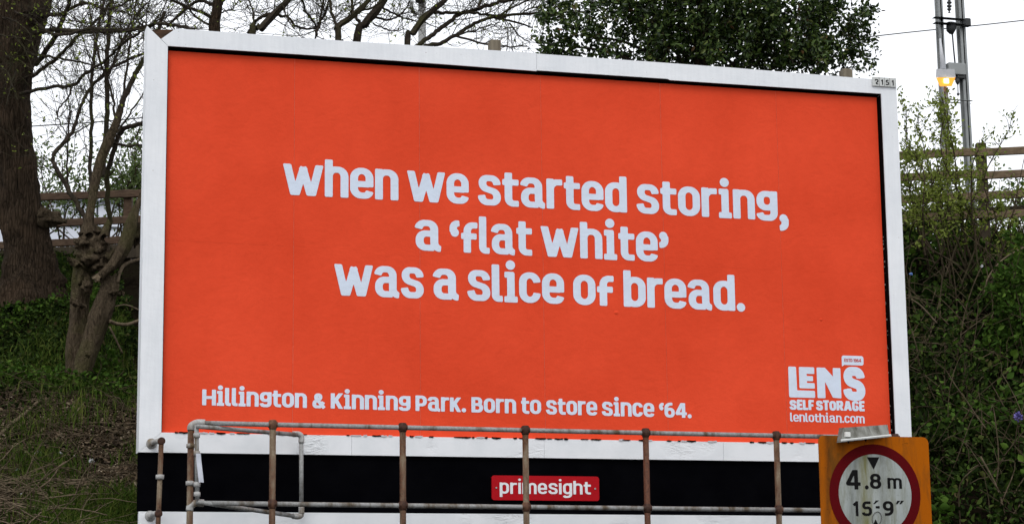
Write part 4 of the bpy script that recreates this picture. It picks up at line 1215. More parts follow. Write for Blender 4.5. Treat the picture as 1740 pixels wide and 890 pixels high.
T.limb([(60, 20), (98, 25), (140, 8), (190, 14), (240, -10)], yB, 4.0, 4, 1.5, 1.2)
T.limb([(60, 110), (90, 70), (110, 25), (125, -30)], yB - 0.2, 4.8, 5, 3.0, 1.2)
T.limb([(55, 130), (95, 100), (130, 65), (170, 30), (200, -20)], yB - 0.2, 4.5, 3.6, 2, 1.2)
T.limb([(45, 90), (85, 97), (125, 104), (160, 112), (178, 118)], yB - 0.3, 4.5, 2.6, 1.0, 0.8)
for px, py, dx, dy in ((20, 60, 40, 70), (5, 30, 50, 30), (0, 110, 30, 60), (30, 120, -20, 60), (-5, 60, 60, 10), (10, 95, 45, 25), (25, 20, 50, 30)):
    T.limb([(px, py), (px + dx * 0.5, py + dy * 0.3), (px + dx, py + dy)], yB - 0.55, yB - 1.0, 1.8, 0.7, 1.2)
T.build(bt, MAT['bark_twig'], MAT['bark_twig'], 0.35, MAT['spring'])

# gnarled coppiced tree left of the frame
y2 = 3.8
ct = empty('coppiced_tree', tuple(ground_hit(135, 640)), 'gnarled two stemmed coppiced tree with cut stubs left of the billboard', 'tree')
trunk(ct, [(127, 672, 22), (128, 640, 20), (130, 590, 17.5), (133, 545, 16), (136, 505, 16), (141, 472, 18), (149, 440, 22), (155, 415, 23), (157, 396, 20), (152, 384, 12)], y2, MAT['bark_t2'], seed=3, lump=0.12)
trunk(ct, [(130, 668, 21), (136, 640, 18), (150, 595, 17), (167, 545, 17.5), (181, 505, 17), (187, 483, 16), (186, 467, 11)], y2 - 0.2, MAT['bark_t2'], seed=4, lump=0.10)
trunk(ct, [(166, 472, 9.5), (172, 467, 10), (190, 452, 10), (206, 430, 10.5), (216, 405, 11), (222, 383, 11), (227, 364, 9), (231, 352, 5)], y2 - 0.3, MAT['bark_t2'], 'limb', seed=5, lump=0.08, k=18)
burl(ct, 165, 473, y2 - 0.42, 6.5, MAT['stick'], 11, (0.8, 0.5, 0.9), 'cut_end')
burl(ct, 150, 437, y2 - 0.12, 21, MAT['bark_t2'], 12, (1, 1, 0.8)); burl(ct, 172, 432, y2 - 0.10, 18, MAT['bark_t2'], 13, (0.9, 1, 1.2))
burl(ct, 158, 398, y2 - 0.03, 22, MAT['bark_t2'], 14, (1.0, 1, 0.5)); burl(ct, 139, 468, y2 - 0.12, 12, MAT['bark_t2'], 15, (0.8, 1, 1.3))
burl(ct, 196, 497, y2 - 0.3, 7, MAT['bark_t2'], 16, (1.2, 1, 0.7)); burl(ct, 149, 601, y2 - 0.38, 5.5, MAT['bark_t2'], 17, (1, 0.7, 1), 'cut_end')
burl(ct, 232, 395, y2 - 0.2, 16, MAT['bark_t2'], 18, (0.9, 1, 1.0))
for k, st in enumerate(([(176, 440, 9), (188, 432, 7), (196, 424, 6)], [(134, 452, 9), (124, 444, 6.5), (118, 440, 5)], [(176, 402, 8), (182, 388, 6.5), (186, 376, 5.5)], [(140, 520, 7), (128, 516, 5), (122, 511, 4)], [(192, 500, 7), (203, 496, 5), (208, 500, 4)], [(228, 362, 6), (236, 345, 5), (240, 330, 4)])):
    trunk(ct, st, y2 - 0.15 - 0.03 * (k % 3), MAT['bark_t2'], 'stub', seed=60 + k, lump=0.14, k=12, sub=5)
for k, (px, py, r_) in enumerate(((168, 452, 12), (148, 486, 9), (162, 418, 13), (140, 412, 11), (176, 470, 9), (130, 628, 9), (172, 415, 10))):
    burl(ct, px, py, y2 - 0.16 - 0.03 * (k % 2), r_, MAT['bark_t2'], 80 + k, (1, 0.8, 0.8 + 0.2 * (k % 3)))
trunk(ct, [(151, 400, 13), (151, 375, 9), (156, 345, 7.5), (163, 305, 7.5), (172, 270, 8), (184, 240, 8.5), (195, 215, 8), (204, 188, 6)], y2 - 0.1, MAT['bark_t2'], 'limb', seed=6, lump=0.06, k=16)
T = Tree(31)
T.limb([(203, 192), (212, 165), (226, 135), (240, 108), (262, 70), (280, 20)], y2 - 0.1, y2, 5.4, 3.2, 1.0)
T.limb([(146, 372), (138, 358), (118, 325), (100, 292), (90, 268), (100, 250), (122, 226), (138, 180), (152, 152), (178, 124), (212, 105), (250, 88)], y2 - 0.1, y2 + 0.3, 4.6, 2.4, 0.7, 5)
T.limb([(153, 330), (155, 240), (155, 150), (160, 90), (168, 40), (178, -10)], y2 + 0.4, y2 + 0.8, 3.4, 2.2, 0.8)
T.limb([(174, 300), (180, 230), (182, 150), (184, 60), (192, -10)], y2 + 0.5, y2 + 0.9, 5.0, 3.4, 0.8)
T.limb([(186, 380), (182, 320), (186, 280), (205, 225), (225, 214), (252, 208)], y2 + 0.2, y2 - 0.2, 4.5, 4, 0.8)
T.limb([(190, 242), (215, 248), (245, 246)], y2, y2 - 0.4, 2.5, 1.8, 1.0)
T.limb([(198, 210), (190, 160), (176, 120), (160, 60), (150, 10)], y2, y2 + 0.4, 2.2, 1.2, 1.1)
T.limb([(205, 190), (215, 120), (222, 60), (232, 0)], y2, y2 + 0.4, 2.4, 1.4, 1.1)
T.limb([(183, 130), (200, 90), (222, 40), (250, 5)], y2 + 0.6, y2 + 0.9, 2.4, 1.4, 1.1)
T.limb([(190, 250), (215, 200), (240, 165), (262, 120)], y2 + 0.2, y2 + 0.5, 2.0, 1.2, 1.0)
T.limb([(115, 330), (114, 260), (118, 190), (112, 140)], y2 + 0.8, y2 + 1.0, 1.8, 0.9, 0.8)
T.limb([(155, 210), (130, 225), (128, 232)], y2 + 0.4, y2 + 0.2, 1.2, 0.7, 1.0)
T.limb([(98, 190), (97, 195), (105, 215), (118, 232)], y2 + 0.5, y2 + 0.3, 1.4, 1.0, 0.6)
T.limb([(122, 146), (116, 165), (100, 185), (98, 198)], y2 + 0.5, y2 + 0.5, 1.6, 1.2, 0.6)
T.build(ct, MAT['bark_twig'], MAT['bark_twig'], 0.35, MAT['spring'])
for k, pts in enumerate(([(186, 545), (195, 549), (215, 551), (240, 543)], [(186, 555), (196, 575), (208, 600)], [(200, 480), (204, 462), (215, 448), (245, 438)], [(196, 520), (215, 518), (240, 528)])):
    MB().tube(spline([U(x, yy, y2 - 0.25 + 0.05 * i) for i, (x, yy) in enumerate(pts)], 5), (3.2, 1.6, 3.0, 1.2)[k] / 185, 6).build('side_shoot', MAT['stick'], ct, True)

# bare trees behind the hoarding
def bare_tree(label, foot, y, limbs, seed, dens=1.0, buds=0.4):
    root = empty('bare_tree', tuple(U(foot[0], foot[1], y)), label, 'tree', 'bare trees behind the billboard')
    T = Tree(seed)
    for k, (pts, r0, r1, dy) in enumerate(limbs):
        if k == 0:
            S = [(foot[0], foot[1], r0 * 1.3)] + [(x, yy, r0 + (r1 - r0) * i / (len(pts) - 1)) for i, (x, yy) in enumerate(pts)]
            trunk(root, S, y, MAT['bark_twig'] if r0 < 8 else MAT['bark_big'], seed=seed, lump=0.07, k=14, sub=6)
            P = spline([U(x, yy, y) for x, yy in pts], 6); T.sprout(P, np.full(len(P), 0.02), dens * 0.7)
        else:
            T.limb(pts, y, y + dy, r0, r1, dens)
    T.build(root, MAT['bark_twig'], MAT['bark_twig'], buds, MAT['spring'])
    return root
bare_tree('upright dark trunk of bare tree above the billboard\'s left end', (366, 330), 4.6, [
    ([(364, 60), (366, 30), (370, 0), (372, -60), (378, -140)], 9.5, 7, 0),
    ([(362, 30), (335, 18), (305, 6), (270, -12)], 3.2, 2, -0.5), ([(366, 12), (352, 4), (330, 4), (296, 34), (284, 46)], 3.4, 2, 0.3),
    ([(372, 10), (388, -10), (400, -40)], 3.5, 2.5, 0.2), ([(366, 40), (380, 20), (395, 16), (410, -6)], 1.5, 1, 0.4), ([(358, 44), (330, 26), (318, 2), (310, -30)], 2.0, 1.2, 0.5)], 41, 1.5)
bare_tree('leaning mossy limbed bare tree above the words when we', (415, 300), 4.2, [
    ([(428, 62), (442, 50), (468, 22), (490, 0), (520, -40)], 6.5, 5, 0),
    ([(466, 24), (442, 30), (428, 44), (420, 62)], 3.2, 2.4, 0.3), ([(470, 26), (490, 30), (505, 46), (535, 48), (548, 30), (560, -5)], 2.4, 1.4, 0.4),
    ([(480, 8), (486, 26), (500, 50)], 1.8, 1.0, -0.3), ([(430, 52), (430, 20), (418, -10)], 2.0, 1.2, 0.4), ([(512, -10), (520, 20), (538, 46), (536, 66)], 2.2, 1.6, 0.4), ([(538, 60), (545, 30), (550, 0)], 2.6, 1.6, 0.4)], 42, 1.6)
bare_tree('pale forked bare tree above the top board, left of the grey pole', (566, 300), 4.0, [
    ([(575, 72), (573, 48), (596, 30), (622, 6), (650, -30)], 5, 3.8, 0),
    ([(573, 50), (566, 30), (560, 0), (556, -30)], 2.6, 1.8, 0.3), ([(600, 28), (598, 10), (592, -20)], 2.4, 1.6, 0.3), ([(610, 20), (640, 10), (668, -18)], 2.2, 1.4, 0.3)], 43, 1.4)
bare_tree('dark slanting bare tree just left of the grey pole', (592, 300), 4.5, [
    ([(606, 72), (620, 42), (640, 18), (656, -6), (690, -60)], 7.5, 5.5, 0),
    ([(618, 48), (602, 26), (598, 10)], 3.0, 2.2, 0.3), ([(634, 30), (660, 34), (684, 22), (700, -6)], 2.2, 1.2, 0.3), ([(648, 12), (680, 28), (704, 36)], 2.0, 1.0, 0.4), ([(634, 40), (660, 52), (690, 50)], 1.4, 0.8, 0.3)], 44, 1.2)
bare_tree('spreading bare tree with arching boughs right of the grey pole', (705, 300), 4.3, [
    ([(692, 78), (702, 56), (718, 34), (740, 14), (760, -4), (790, -50)], 5.4, 4, 0),
    ([(706, 80), (726, 66), (750, 48), (778, 26), (810, 16), (844, 5), (874, -2), (910, -20)], 4.0, 3.0, 0.4), ([(722, 79), (748, 74), (776, 60), (806, 40), (840, 30), (880, 25), (945, 22), (1004, 21)], 3.8, 2.0, 0.3),
    ([(738, 22), (762, 22), (806, 23), (832, 26), (860, 30)], 3.0, 1.8, 0.4), ([(840, 30), (876, 38), (905, 47)], 2.2, 1.3, 0.3), ([(776, 62), (818, 74), (860, 79), (896, 79)], 2.0, 1.2, -0.3),
    ([(812, 16), (818, -4), (826, -30)], 3.0, 2.0, 0.3), ([(845, 28), (880, 8), (925, -8)], 2.0, 1.2, 0.3), ([(866, 40), (880, 60), (900, 72)], 1.5, 0.9, 0.2), ([(880, 26), (905, 14), (950, 2)], 1.6, 0.9, 0.2), ([(780, 60), (830, 44), (850, 38)], 1.4, 0.8, -0.3)], 45, 1.3)

# ------------------------------------------------------------------ evergreen behind the right half
yH = 3.6
ev = empty('evergreen_tree', tuple(U(1190, 330, yH)), 'dense dark evergreen tree rising behind the billboard\'s right half', 'tree')
rng = np.random.default_rng(77)
sH = pxm(yH, 1200, 50)
trunk(ev, [(1185, 360, 16), (1188, 200, 14), (1192, 60, 11), (1196, -60, 8), (1200, -180, 4)], yH, MAT['bark_big'], seed=8, lump=0.08, k=16)
lobes = [(1190, -60, 175, 190), (1065, 30, 100, 80), (985, 60, 78, 45), (1320, 0, 130, 110), (1395, 55, 78, 62), (1430, 35, 48, 40), (1240, 60, 110, 65), (1120, 75, 110, 60), (1300, 90, 110, 50), (1140, -90, 110, 110), (1290, -110, 120, 110), (1410, 100, 40, 32), (935, 76, 36, 20), (1190, 70, 120, 60), (1210, 20, 120, 80), (1345, 95, 90, 40)]
pos, twl = [], []
br = TubeBatch()
for (lx, ly, rx, rz) in lobes:
    c = U(lx, ly, yH); a_ = rx / sH; b_ = rz / sH
    P0 = U(1190 + (lx - 1190) * 0.15, max(ly + 70, 40), yH)
    br.add(spline([P0, (P0 + c) / 2 + [0, 0, 0.12], c], 5), np.linspace(0.022, 0.008, 11), 6)
    ncl = int(26 * a_ * b_ * 3.3) + 8
    for _ in range(ncl):
        d = unit(rng.normal(size=3)); rr = rng.uniform(0.25, 1.0) ** 0.6
        cc = c + d * rr * np.array([a_, min(a_, 0.75), b_])
        # a drooping spray: leaves strung along a short shoot, thick near the base
        ax = unit(d + rng.normal(size=3) * 0.6 + [0, 0, -0.15]); ln = rng.uniform(0.16, 0.36)
        tip = cc + ax * ln + [0, 0, -0.05]
        Q = spline([cc - ax * 0.1, (cc + tip) / 2 + [0, 0, 0.03], tip], 4)
        br.add(Q, np.linspace(0.006, 0.002, len(Q)), 3)
        k = rng.integers(26, 62)
        u_ = rng.uniform(0, 1, k) ** 0.8
        spine = Q[np.minimum((u_ * (len(Q) - 1)).astype(int), len(Q) - 1)]
        pos.append(spine + rng.normal(size=(k, 3)) * (0.062 - 0.035 * u_)[:, None])
    # thick shaded heart of the lobe
    k = int(750 * a_ * b_)
    pos.append(c + rng.normal(size=(k, 3)) * np.array([a_, min(a_, 0.7), b_]) * 0.46)
pos = np.concatenate(pos)
br.build('branches', MAT['bark_twig'], ev)
dirs = unit(rng.normal(size=(len(pos), 3)) + [0, -0.1, 0.15])
v, f = leaves_mesh(pos, dirs, rng.uniform(0.038, 0.078, len(pos)), rng, 0.50, 0.4)
mesh_obj('foliage', v, f, MAT['holly'], ev, kind='stuff')
# straggling sprays off the right edge
rng = np.random.default_rng(5)
sp_ = TubeBatch(); sp_pos = []
for (x0, y0, x1, y1) in ((1440, 40, 1488, 62), (1440, 70, 1470, 95), (1430, 60, 1480, 40), (1420, 95, 1462, 122), (1440, 60, 1493, 88), (1455, 85, 1486, 128), (1400, 20, 1466, 18)):
    P = spline([U(x0, y0, yH - 0.2), U((x0 + x1) / 2, (y0 + y1) / 2 - 5, yH - 0.3), U(x1, y1, yH - 0.35)], 5)
    sp_.add(P, np.linspace(0.008, 0.002, len(P)), 4)
    for p in P[3:]:
        k = rng.integers(2, 7); sp_pos.append(p + rng.normal(size=(k, 3)) * 0.03)
sp_.build('sprays', MAT['bark_twig'], ev)
sp_pos = np.concatenate(sp_pos)
v, f = leaves_mesh(sp_pos, unit(rng.normal(size=sp_pos.shape)), rng.uniform(0.03, 0.055, len(sp_pos)), rng, 0.5, 0.35)
mesh_obj('spray_leaves', v, f, MAT['holly'], ev, kind='stuff')

# ------------------------------------------------------------------ shrubs
def shrub(name, label, cat, base_pts, tips, y, seed, leafmat, group=None, leaf=(0.03, 0.06), per=7, side=5, r0=1.9, reach=0.28, spread=0.03, stem_mat='bark_stem', leaf_from=0.35):
    """stems from sights near the ground to sights at their tips, with leafy side shoots"""
    rng = np.random.default_rng(seed)
    b0 = U(base_pts[0][0], base_pts[0][1], y)
    root = empty(name, (b0[0], y, float(min(b0[2], terrain(b0[0], y)))), label, cat, group)
    st = TubeBatch(); pos = []; dirs = []
    for k, (tx, ty) in enumerate(tips):
        bx, by = base_pts[k % len(base_pts)]
        p0 = U(bx, by, y); p1 = U(tx, ty, y + rng.uniform(-0.35, 0.35))
        m1 = p0 + (p1 - p0) * 0.35 + rng.normal(size=3) * 0.10 + [0, 0, 0.06]; m2 = p0 + (p1 - p0) * 0.7 + rng.normal(size=3) * 0.10
        p0 = p0 + rng.normal(size=3) * [0.15, 0.1, 0.03]
        P = spline([p0, m1, m2, p1], 6); sc = pxm(y, tx, ty)
        st.add(P, np.linspace(r0 / sc, 0.35 * r0 / sc, len(P)), 5)
        L = len(P)
        ns_ = max(1, int(side * np.linalg.norm(p1 - p0) / 0.5))
        for _ in range(ns_):
            i = rng.integers(int(L * leaf_from), L)
            d = unit(unit(p1 - p0) * 0.6 + rng.normal(size=3) * 0.8 + [0, 0, 0.2])
            ln = reach * rng.uniform(0.3, 1.0)
            Q = spline([P[i], P[i] + d * ln * 0.5 + rng.normal(size=3) * 0.02, P[i] + d * ln], 3)
            st.add(Q, np.linspace(0.0045, 0.0015, len(Q)), 3)
            for q in Q[1:]:
                n = rng.poisson(per / 3)
                if n:
                    pos.append(q + rng.normal(size=(n, 3)) * spread); dirs.append(unit(d + rng.normal(size=(n, 3)) * 0.9 + [0, 0, 0.1]))
    st.build('stems', MAT[stem_mat], root)
    pos = np.concatenate(pos); dirs = np.concatenate(dirs)
    v, f = leaves_mesh(pos, dirs, rng.uniform(leaf[0], leaf[1], len(pos)), rng, 0.55, 0.3)
    mesh_obj('leaves', v, f, MAT[leafmat], root, kind='stuff')
    return root

# young leafing shrubs before the right fence
shrub('leafing_shrub', 'fresh green shrub climbing beside the lamp pole right of the billboard', 'shrub', [(1625, 470), (1640, 500)], [(1596, 170), (1606, 190), (1585, 240), (1610, 230), (1560, 210), (1545, 255), (1622, 260), (1595, 290), (1540, 190), (1600, 165)], 3.8, 51, 'spring', 'shrubs beside the billboard', (0.028, 0.055), 6, 5)
shrub('leafing_shrub', 'dense light green shrub against the billboard\'s right edge by the fence', 'shrub', [(1560, 440), (1590, 460), (1540, 420)], [(1540, 270), (1560, 285), (1580, 300), (1600, 320), (1548, 300), (1575, 330), (1610, 350), (1545, 340), (1560, 370), (1600, 275), (1535, 240)], 3.4, 52, 'spring', 'shrubs beside the billboard', (0.028, 0.055), 7, 6)
shrub('leafing_shrub', 'sparse arching shrub over the dark fence post on the right', 'shrub', [(1680, 480), (1660, 500)], [(1670, 240), (1700, 245), (1690, 290), (1740, 270), (1725, 330), (1650, 300), (1640, 350), (1715, 220), (1755, 300)], 3.6, 53, 'spring', 'shrubs beside the billboard', (0.028, 0.052), 5, 4)
shrub('leafing_shrub', 'leafy bright green bush at the right edge of the picture', 'shrub', [(1745, 640), (1720, 660), (1770, 650)], [(1735, 420), (1720, 470), (1745, 500), (1700, 500), (1710, 540), (1755, 460), (1735, 560), (1690, 560), (1770, 400), (1715, 590), (1750, 600)], 2.6, 54, 'nettle', 'shrubs beside the billboard', (0.045, 0.085), 8, 8)
shrub('leafing_shrub', 'low bright leaved plant right of the height sign', 'shrub', [(1640, 900), (1625, 905), (1660, 905)], [(1620, 825), (1640, 830), (1655, 845), (1635, 860), (1670, 870), (1610, 850), (1650, 815), (1640, 880)], 1.0, 55, 'nettle', 'shrubs beside the billboard', (0.04, 0.07), 5, 4, 1.6, 0.14)
shrub('leafing_shrub', 'mid green bramble clump halfway down the bank right of the billboard', 'shrub', [(1620, 760), (1650, 770)], [(1580, 560), (1610, 590), (1640, 600), (1600, 650), (1570, 620), (1660, 640), (1630, 680), (1565, 690), (1680, 690)], 2.0, 56, 'ivy', 'shrubs beside the billboard', (0.04, 0.075), 7, 6)
shrub('leafing_shrub', 'dark green tangle tucked against the billboard\'s lower right edge', 'shrub', [(1570, 860), (1600, 870)], [(1555, 640), (1570, 700), (1560, 760), (1590, 740), (1605, 790), (1620, 720), (1565, 800)], 1.5, 57, 'ivy', 'shrubs beside the billboard', (0.04, 0.07), 7, 6)
# pale hedge beyond the left fence
shrub('hedge_bush', 'pale spring bush behind the left fence, left of the gnarled tree', 'shrub', [(100, 420), (130, 420), (70, 420)], [(75, 270), (95, 285), (115, 300), (135, 280), (85, 310), (125, 320), (105, 265), (145, 310), (65, 300), (60, 330)], 9.5, 58, 'hedge', 'bushes beyond the fence', (0.035, 0.06), 6, 6, 1.6, 0.4, 0.08)
shrub('hedge_bush', 'leafy bush behind the left fence, next to the billboard', 'shrub', [(200, 420), (230, 420), (215, 420)], [(195, 260), (215, 235), (235, 225), (225, 270), (245, 250), (205, 290), (240, 300), (185, 300), (255, 230), (225, 310), (250, 290), (170, 290)], 9.0, 59, 'hedge', 'bushes beyond the fence', (0.035, 0.06), 8, 7, 1.6, 0.4, 0.08)
shrub('hedge_bush', 'hazy green bush behind the right fence, at the edge of the picture', 'shrub', [(1720, 420), (1760, 420)], [(1715, 320), (1730, 305), (1750, 320), (1735, 350), (1765, 300), (1700, 345)], 9.0, 60, 'hedge', 'bushes beyond the fence', (0.04, 0.07), 5, 5, 2, 0.35, 0.08)
# ivy on the lamp pole
rng = np.random.default_rng(61)
iv = empty('ivy', tuple(U(1611, 330, yl_ - 0.05)), 'ivy climbing the street lamp pole', 'climber')
n = 260; tz = rng.uniform(0, 1, n) ** 0.8
pos = np.array([U(1607 + 5 * t + rng.normal() * 5.5, 152 + 200 * t, yl_ - 0.06 + rng.normal() * 0.05) for t in tz])
v, f = leaves_mesh(pos, unit(rng.normal(size=(n, 3)) + [0, -0.4, 0]), rng.uniform(0.04, 0.075, n), rng)
mesh_obj('leaves', v, f, MAT['spring'], iv, kind='stuff')
MB().tube(spline([U(1613, 350, yl_ - 0.06), U(1607, 270, yl_ - 0.06), U(1611, 210, yl_ - 0.06), U(1605, 156, yl_ - 0.06)], 5), 0.009, 5).build('stem', MAT['bark_stem'], iv, True)

# ------------------------------------------------------------------ ground cover (nobody could count it)
def scatter(n, x0, x1, y0, y1, rng, dens=None):
    x = rng.uniform(x0, x1, n); y = rng.uniform(y0, y1, n)
    if dens is not None:
        k = rng.random(n) < dens(x, y); x, y = x[k], y[k]
    return x, y, terrain(x, y)
def patch(x, y, s, ph):
    return 0.5 + 0.5 * np.sin(x * s + ph + 1.7 * np.sin(y * s * 0.8 + ph)) * np.cos(y * s * 1.1 - ph + np.sin(x * s * 0.6))
def rowpx(x, y, z):
    d = np.stack([x, y, z], -1) - CAM
    return 445 - FPX * (d @ _u2) / (d @ _fw), 870 + FPX * (d @ _r2) / (d @ _fw)

rng = np.random.default_rng(70)
# left bank: leafy weeds higher up
x, y, z = scatter(60000, -5.2, -2.6, 0.3, 8.0, rng, lambda x, y: np.clip(patch(x, y, 2.0, 0.4) * 1.2 * np.clip((y - 2.9) / 1.0, 0.0, 1) + 0.45 * np.clip((y - 3.6) / 0.8, 0, 1), 0, 1))
h = rng.uniform(0.0, 0.16, len(x)) * (0.4 + patch(x, y, 3.0, 2.0))
pos = np.stack([x, y, z + h], -1)
v, f = leaves_mesh(pos, unit(rng.normal(size=(len(x), 3)) * [1, 1, 0.5] + [0, -0.5, 0.25]), rng.uniform(0.025, 0.06, len(x)), rng, 0.6)
tag(mesh_obj('ground_cover', v, f, MAT['ivy'], None, kind='stuff'), 'dark leafy weeds covering the left bank', 'ground cover')
x, y, z = scatter(14000, -5.2, -2.9, 3.0, 7.0, rng, lambda x, y: (patch(x, y, 1.6, 2.1) > 0.45) * 0.8)
pos = np.stack([x, y, z + rng.uniform(0.05, 0.22, len(x))], -1)
v, f = leaves_mesh(pos, unit(rng.normal(size=(len(x), 3)) * [1, 1, 0.5] + [0, -0.5, 0.25]), rng.uniform(0.03, 0.065, len(x)), rng, 0.6)
tag(mesh_obj('ground_cover', v, f, MAT['nettle'], None, kind='stuff'), 'brighter green weeds around the tree feet on the left bank', 'ground cover')
# right bank: dense dark undergrowth
x, y, z = scatter(70000, 2.6, 8.6, 0.3, 6.2, rng, lambda x, y: np.clip(0.35 + 0.7 * patch(x, y, 2.2, 1.1), 0, 1))
h = rng.uniform(0.0, 1.0, len(x)) ** 1.5 * 0.55 * (0.25 + patch(x, y, 2.6, 0.3))
pos = np.stack([x, y, z + h], -1)
v, f = leaves_mesh(pos, unit(rng.normal(size=(len(x), 3)) + [0, -0.4, 0.2]), rng.uniform(0.035, 0.085, len(x)), rng, 0.65)
tag(mesh_obj('undergrowth', v, f, MAT['ivy'], None, kind='stuff'), 'dense dark undergrowth covering the right bank', 'undergrowth')
cx0 = rng.uniform(2.8, 8.4, 230); cy0 = rng.uniform(0.4, 5.4, 230); cz0 = terrain(cx0, cy0) + rng.uniform(0.15, 0.6, 230)
pos, siz = [], []
for a_, b_, c_ in zip(cx0, cy0, cz0):
    k = int(rng.integers(14, 60)); sp0 = rng.uniform(0.06, 0.17)
    pos.append(np.array([a_, b_, c_]) + rng.normal(size=(k, 3)) * [sp0 * 1.3, sp0, sp0]); siz.append(rng.uniform(0.6, 1.3) * rng.uniform(0.045, 0.085, k))
pos = np.concatenate(pos); siz = np.concatenate(siz)
v, f = leaves_mesh(pos, unit(rng.normal(size=pos.shape) + [0, -0.5, 0.1]), siz, rng, 0.7)
tag(mesh_obj('undergrowth', v, f, MAT['nettle'], None, kind='stuff'), 'greener leaf patches in the right bank undergrowth', 'undergrowth')
# tangled dead stalks
def stalks(n, x0, x1, y0, y1, hmax, rng, rlo, rhi, lmin, lmax, lie=0.6):
    b_ = TubeBatch()
    x = rng.uniform(x0, x1, n); y = rng.uniform(y0, y1, n); z = terrain(x, y)
    for i in range(n):
        p = np.array([x[i], y[i], z[i] + rng.uniform(0, hmax)])
        d = unit(rng.normal(size=3) * [1, 0.5, 1 - lie] + [0, -0.1, 0.25 * (1 - lie)])
        ln = rng.uniform(lmin, lmax)
        Q = [p]
        for _ in range(5):
            d = unit(d + rng.normal(size=3) * 0.18 + [0, 0, -0.05]); Q.append(Q[-1] + d * ln / 5)
        r_ = rng.uniform(rlo, rhi)
        b_.add(np.array(Q), np.linspace(r_, r_ * 0.5, 6), 4)
    return b_
rng = np.random.default_rng(73)
bs = TubeBatch()
for k in range(75):
    px, py = rng.uniform(1535, 1760), rng.uniform(430, 900)
    q = ground_hit(px, py)
    top = q + np.array([rng.normal() * 0.45, rng.uniform(-0.25, 0.05), rng.uniform(0.25, 1.1)])
    P = spline([q, (q + top) / 2 + rng.normal(size=3) * 0.06, top, top + [rng.normal() * 0.22, -0.08, -0.05]], 4)
    bs.add(P, np.linspace(rng.uniform(0.004, 0.009), 0.0022, len(P)), 5)
tag(bs.build('bare_stems', MAT['dead_stem'], None, 'stuff'), 'thin bare brown stems standing in the right bank undergrowth', 'stems')
rng = np.random.default_rng(71)
tag(stalks(620, 2.7, 8.0, 0.3, 5.2, 0.7, rng, 0.002, 0.0075, 0.3, 1.2, 0.2).build('dead_stalks', MAT['dead_stem'], None, 'stuff'), 'tangled dead stalks in the right bank undergrowth', 'stalks')
tag(stalks(1500, -5.0, -2.7, 0.8, 4.0, 0.07, rng, 0.0018, 0.0055, 0.12, 0.55, 0.85).build('twig_litter', MAT['dead_stem'], None, 'stuff'), 'dry twig litter strewn over the left bank', 'twigs')
b_ = stalks(420, -4.8, -3.45, 0.25, 1.5, 0.12, rng, 0.003, 0.009, 0.2, 0.7, 0.85)
tag(b_.build('brushwood', MAT['stick'], None, 'stuff'), 'heap of broken brushwood at the bottom left', 'brushwood')
x, y, z = scatter(40000, -5.2, -2.6, 0.3, 4.2, rng, lambda x, y: np.clip(1.2 - patch(x, y, 2.0, 0.4), 0, 1))
pos = np.stack([x, y, z + rng.uniform(0.0, 0.03, len(x))], -1)
v, f = leaves_mesh(pos, unit(rng.normal(size=(len(x), 3)) * [1, 1, 0.3]), rng.uniform(0.02, 0.05, len(x)), rng, 0.6)
tag(mesh_obj('leaf_litter', v, f, MAT['dead_leaf'], None, kind='stuff'), 'brown fallen leaves on the left bank', 'leaf litter')
# grass
def grass(n, x0, x1, y0, y1, rng, lo, hi, dens):
    x, y, z = scatter(n, x0, x1, y0, y1, rng, dens)
    m = len(x)
    ang = rng.uniform(0, 6.283, m); hgt = rng.uniform(lo, hi, m); wd = rng.uniform(0.003, 0.006, m)
    lean = rng.normal(size=(m, 2)) * 0.4
    p = np.stack([x, y, z - 0.01], -1); s_ = np.stack([np.cos(ang) * wd, np.sin(ang) * wd, np.zeros(m)], -1)
    midp = p + np.stack([lean[:, 0] * hgt * 0.25, lean[:, 1] * hgt * 0.25, hgt * 0.6], -1)
    tip = p + np.stack([lean[:, 0] * hgt, lean[:, 1] * hgt, hgt * 0.95], -1)
    v = np.stack([p - s_, p + s_, midp + s_ * 0.8, tip, midp - s_ * 0.8], 1).reshape(-1, 3)
    b = np.arange(m)[:, None] * 5
    f = np.concatenate([b + [[0, 1, 2]], b + [[0, 2, 4]], b + [[4, 2, 3]]], 0)
    return v, f
v, f = grass(52000, -5.2, -2.7, 0.15, 3.0, rng, 0.07, 0.22, lambda x, y: np.clip(np.clip((x + 4.0) / 0.4, 0, 1) * np.clip((1.25 - y) / 0.5, 0, 1) + 0.08 * (patch(x, y, 2.6, 4.0) > 0.74) + 0.5 * np.exp(-((x + 3.75) / 0.25) ** 2 - ((y - 1.9) / 0.35) ** 2), 0, 1))
tag(mesh_obj('grass', v, f, MAT['grass'], None, kind='stuff'), 'long dark grass by the lower left of the billboard', 'grass')
v, f = grass(26000, -5.2, -2.7, 2.5, 7.6, rng, 0.08, 0.24, lambda x, y: np.clip(patch(x, y, 1.7, 1.0) * 1.4 - 0.35, 0, 1))
tag(mesh_obj('grass', v, f, MAT['grass'], None, kind='stuff'), 'dark grass tufts further up the left bank', 'grass')
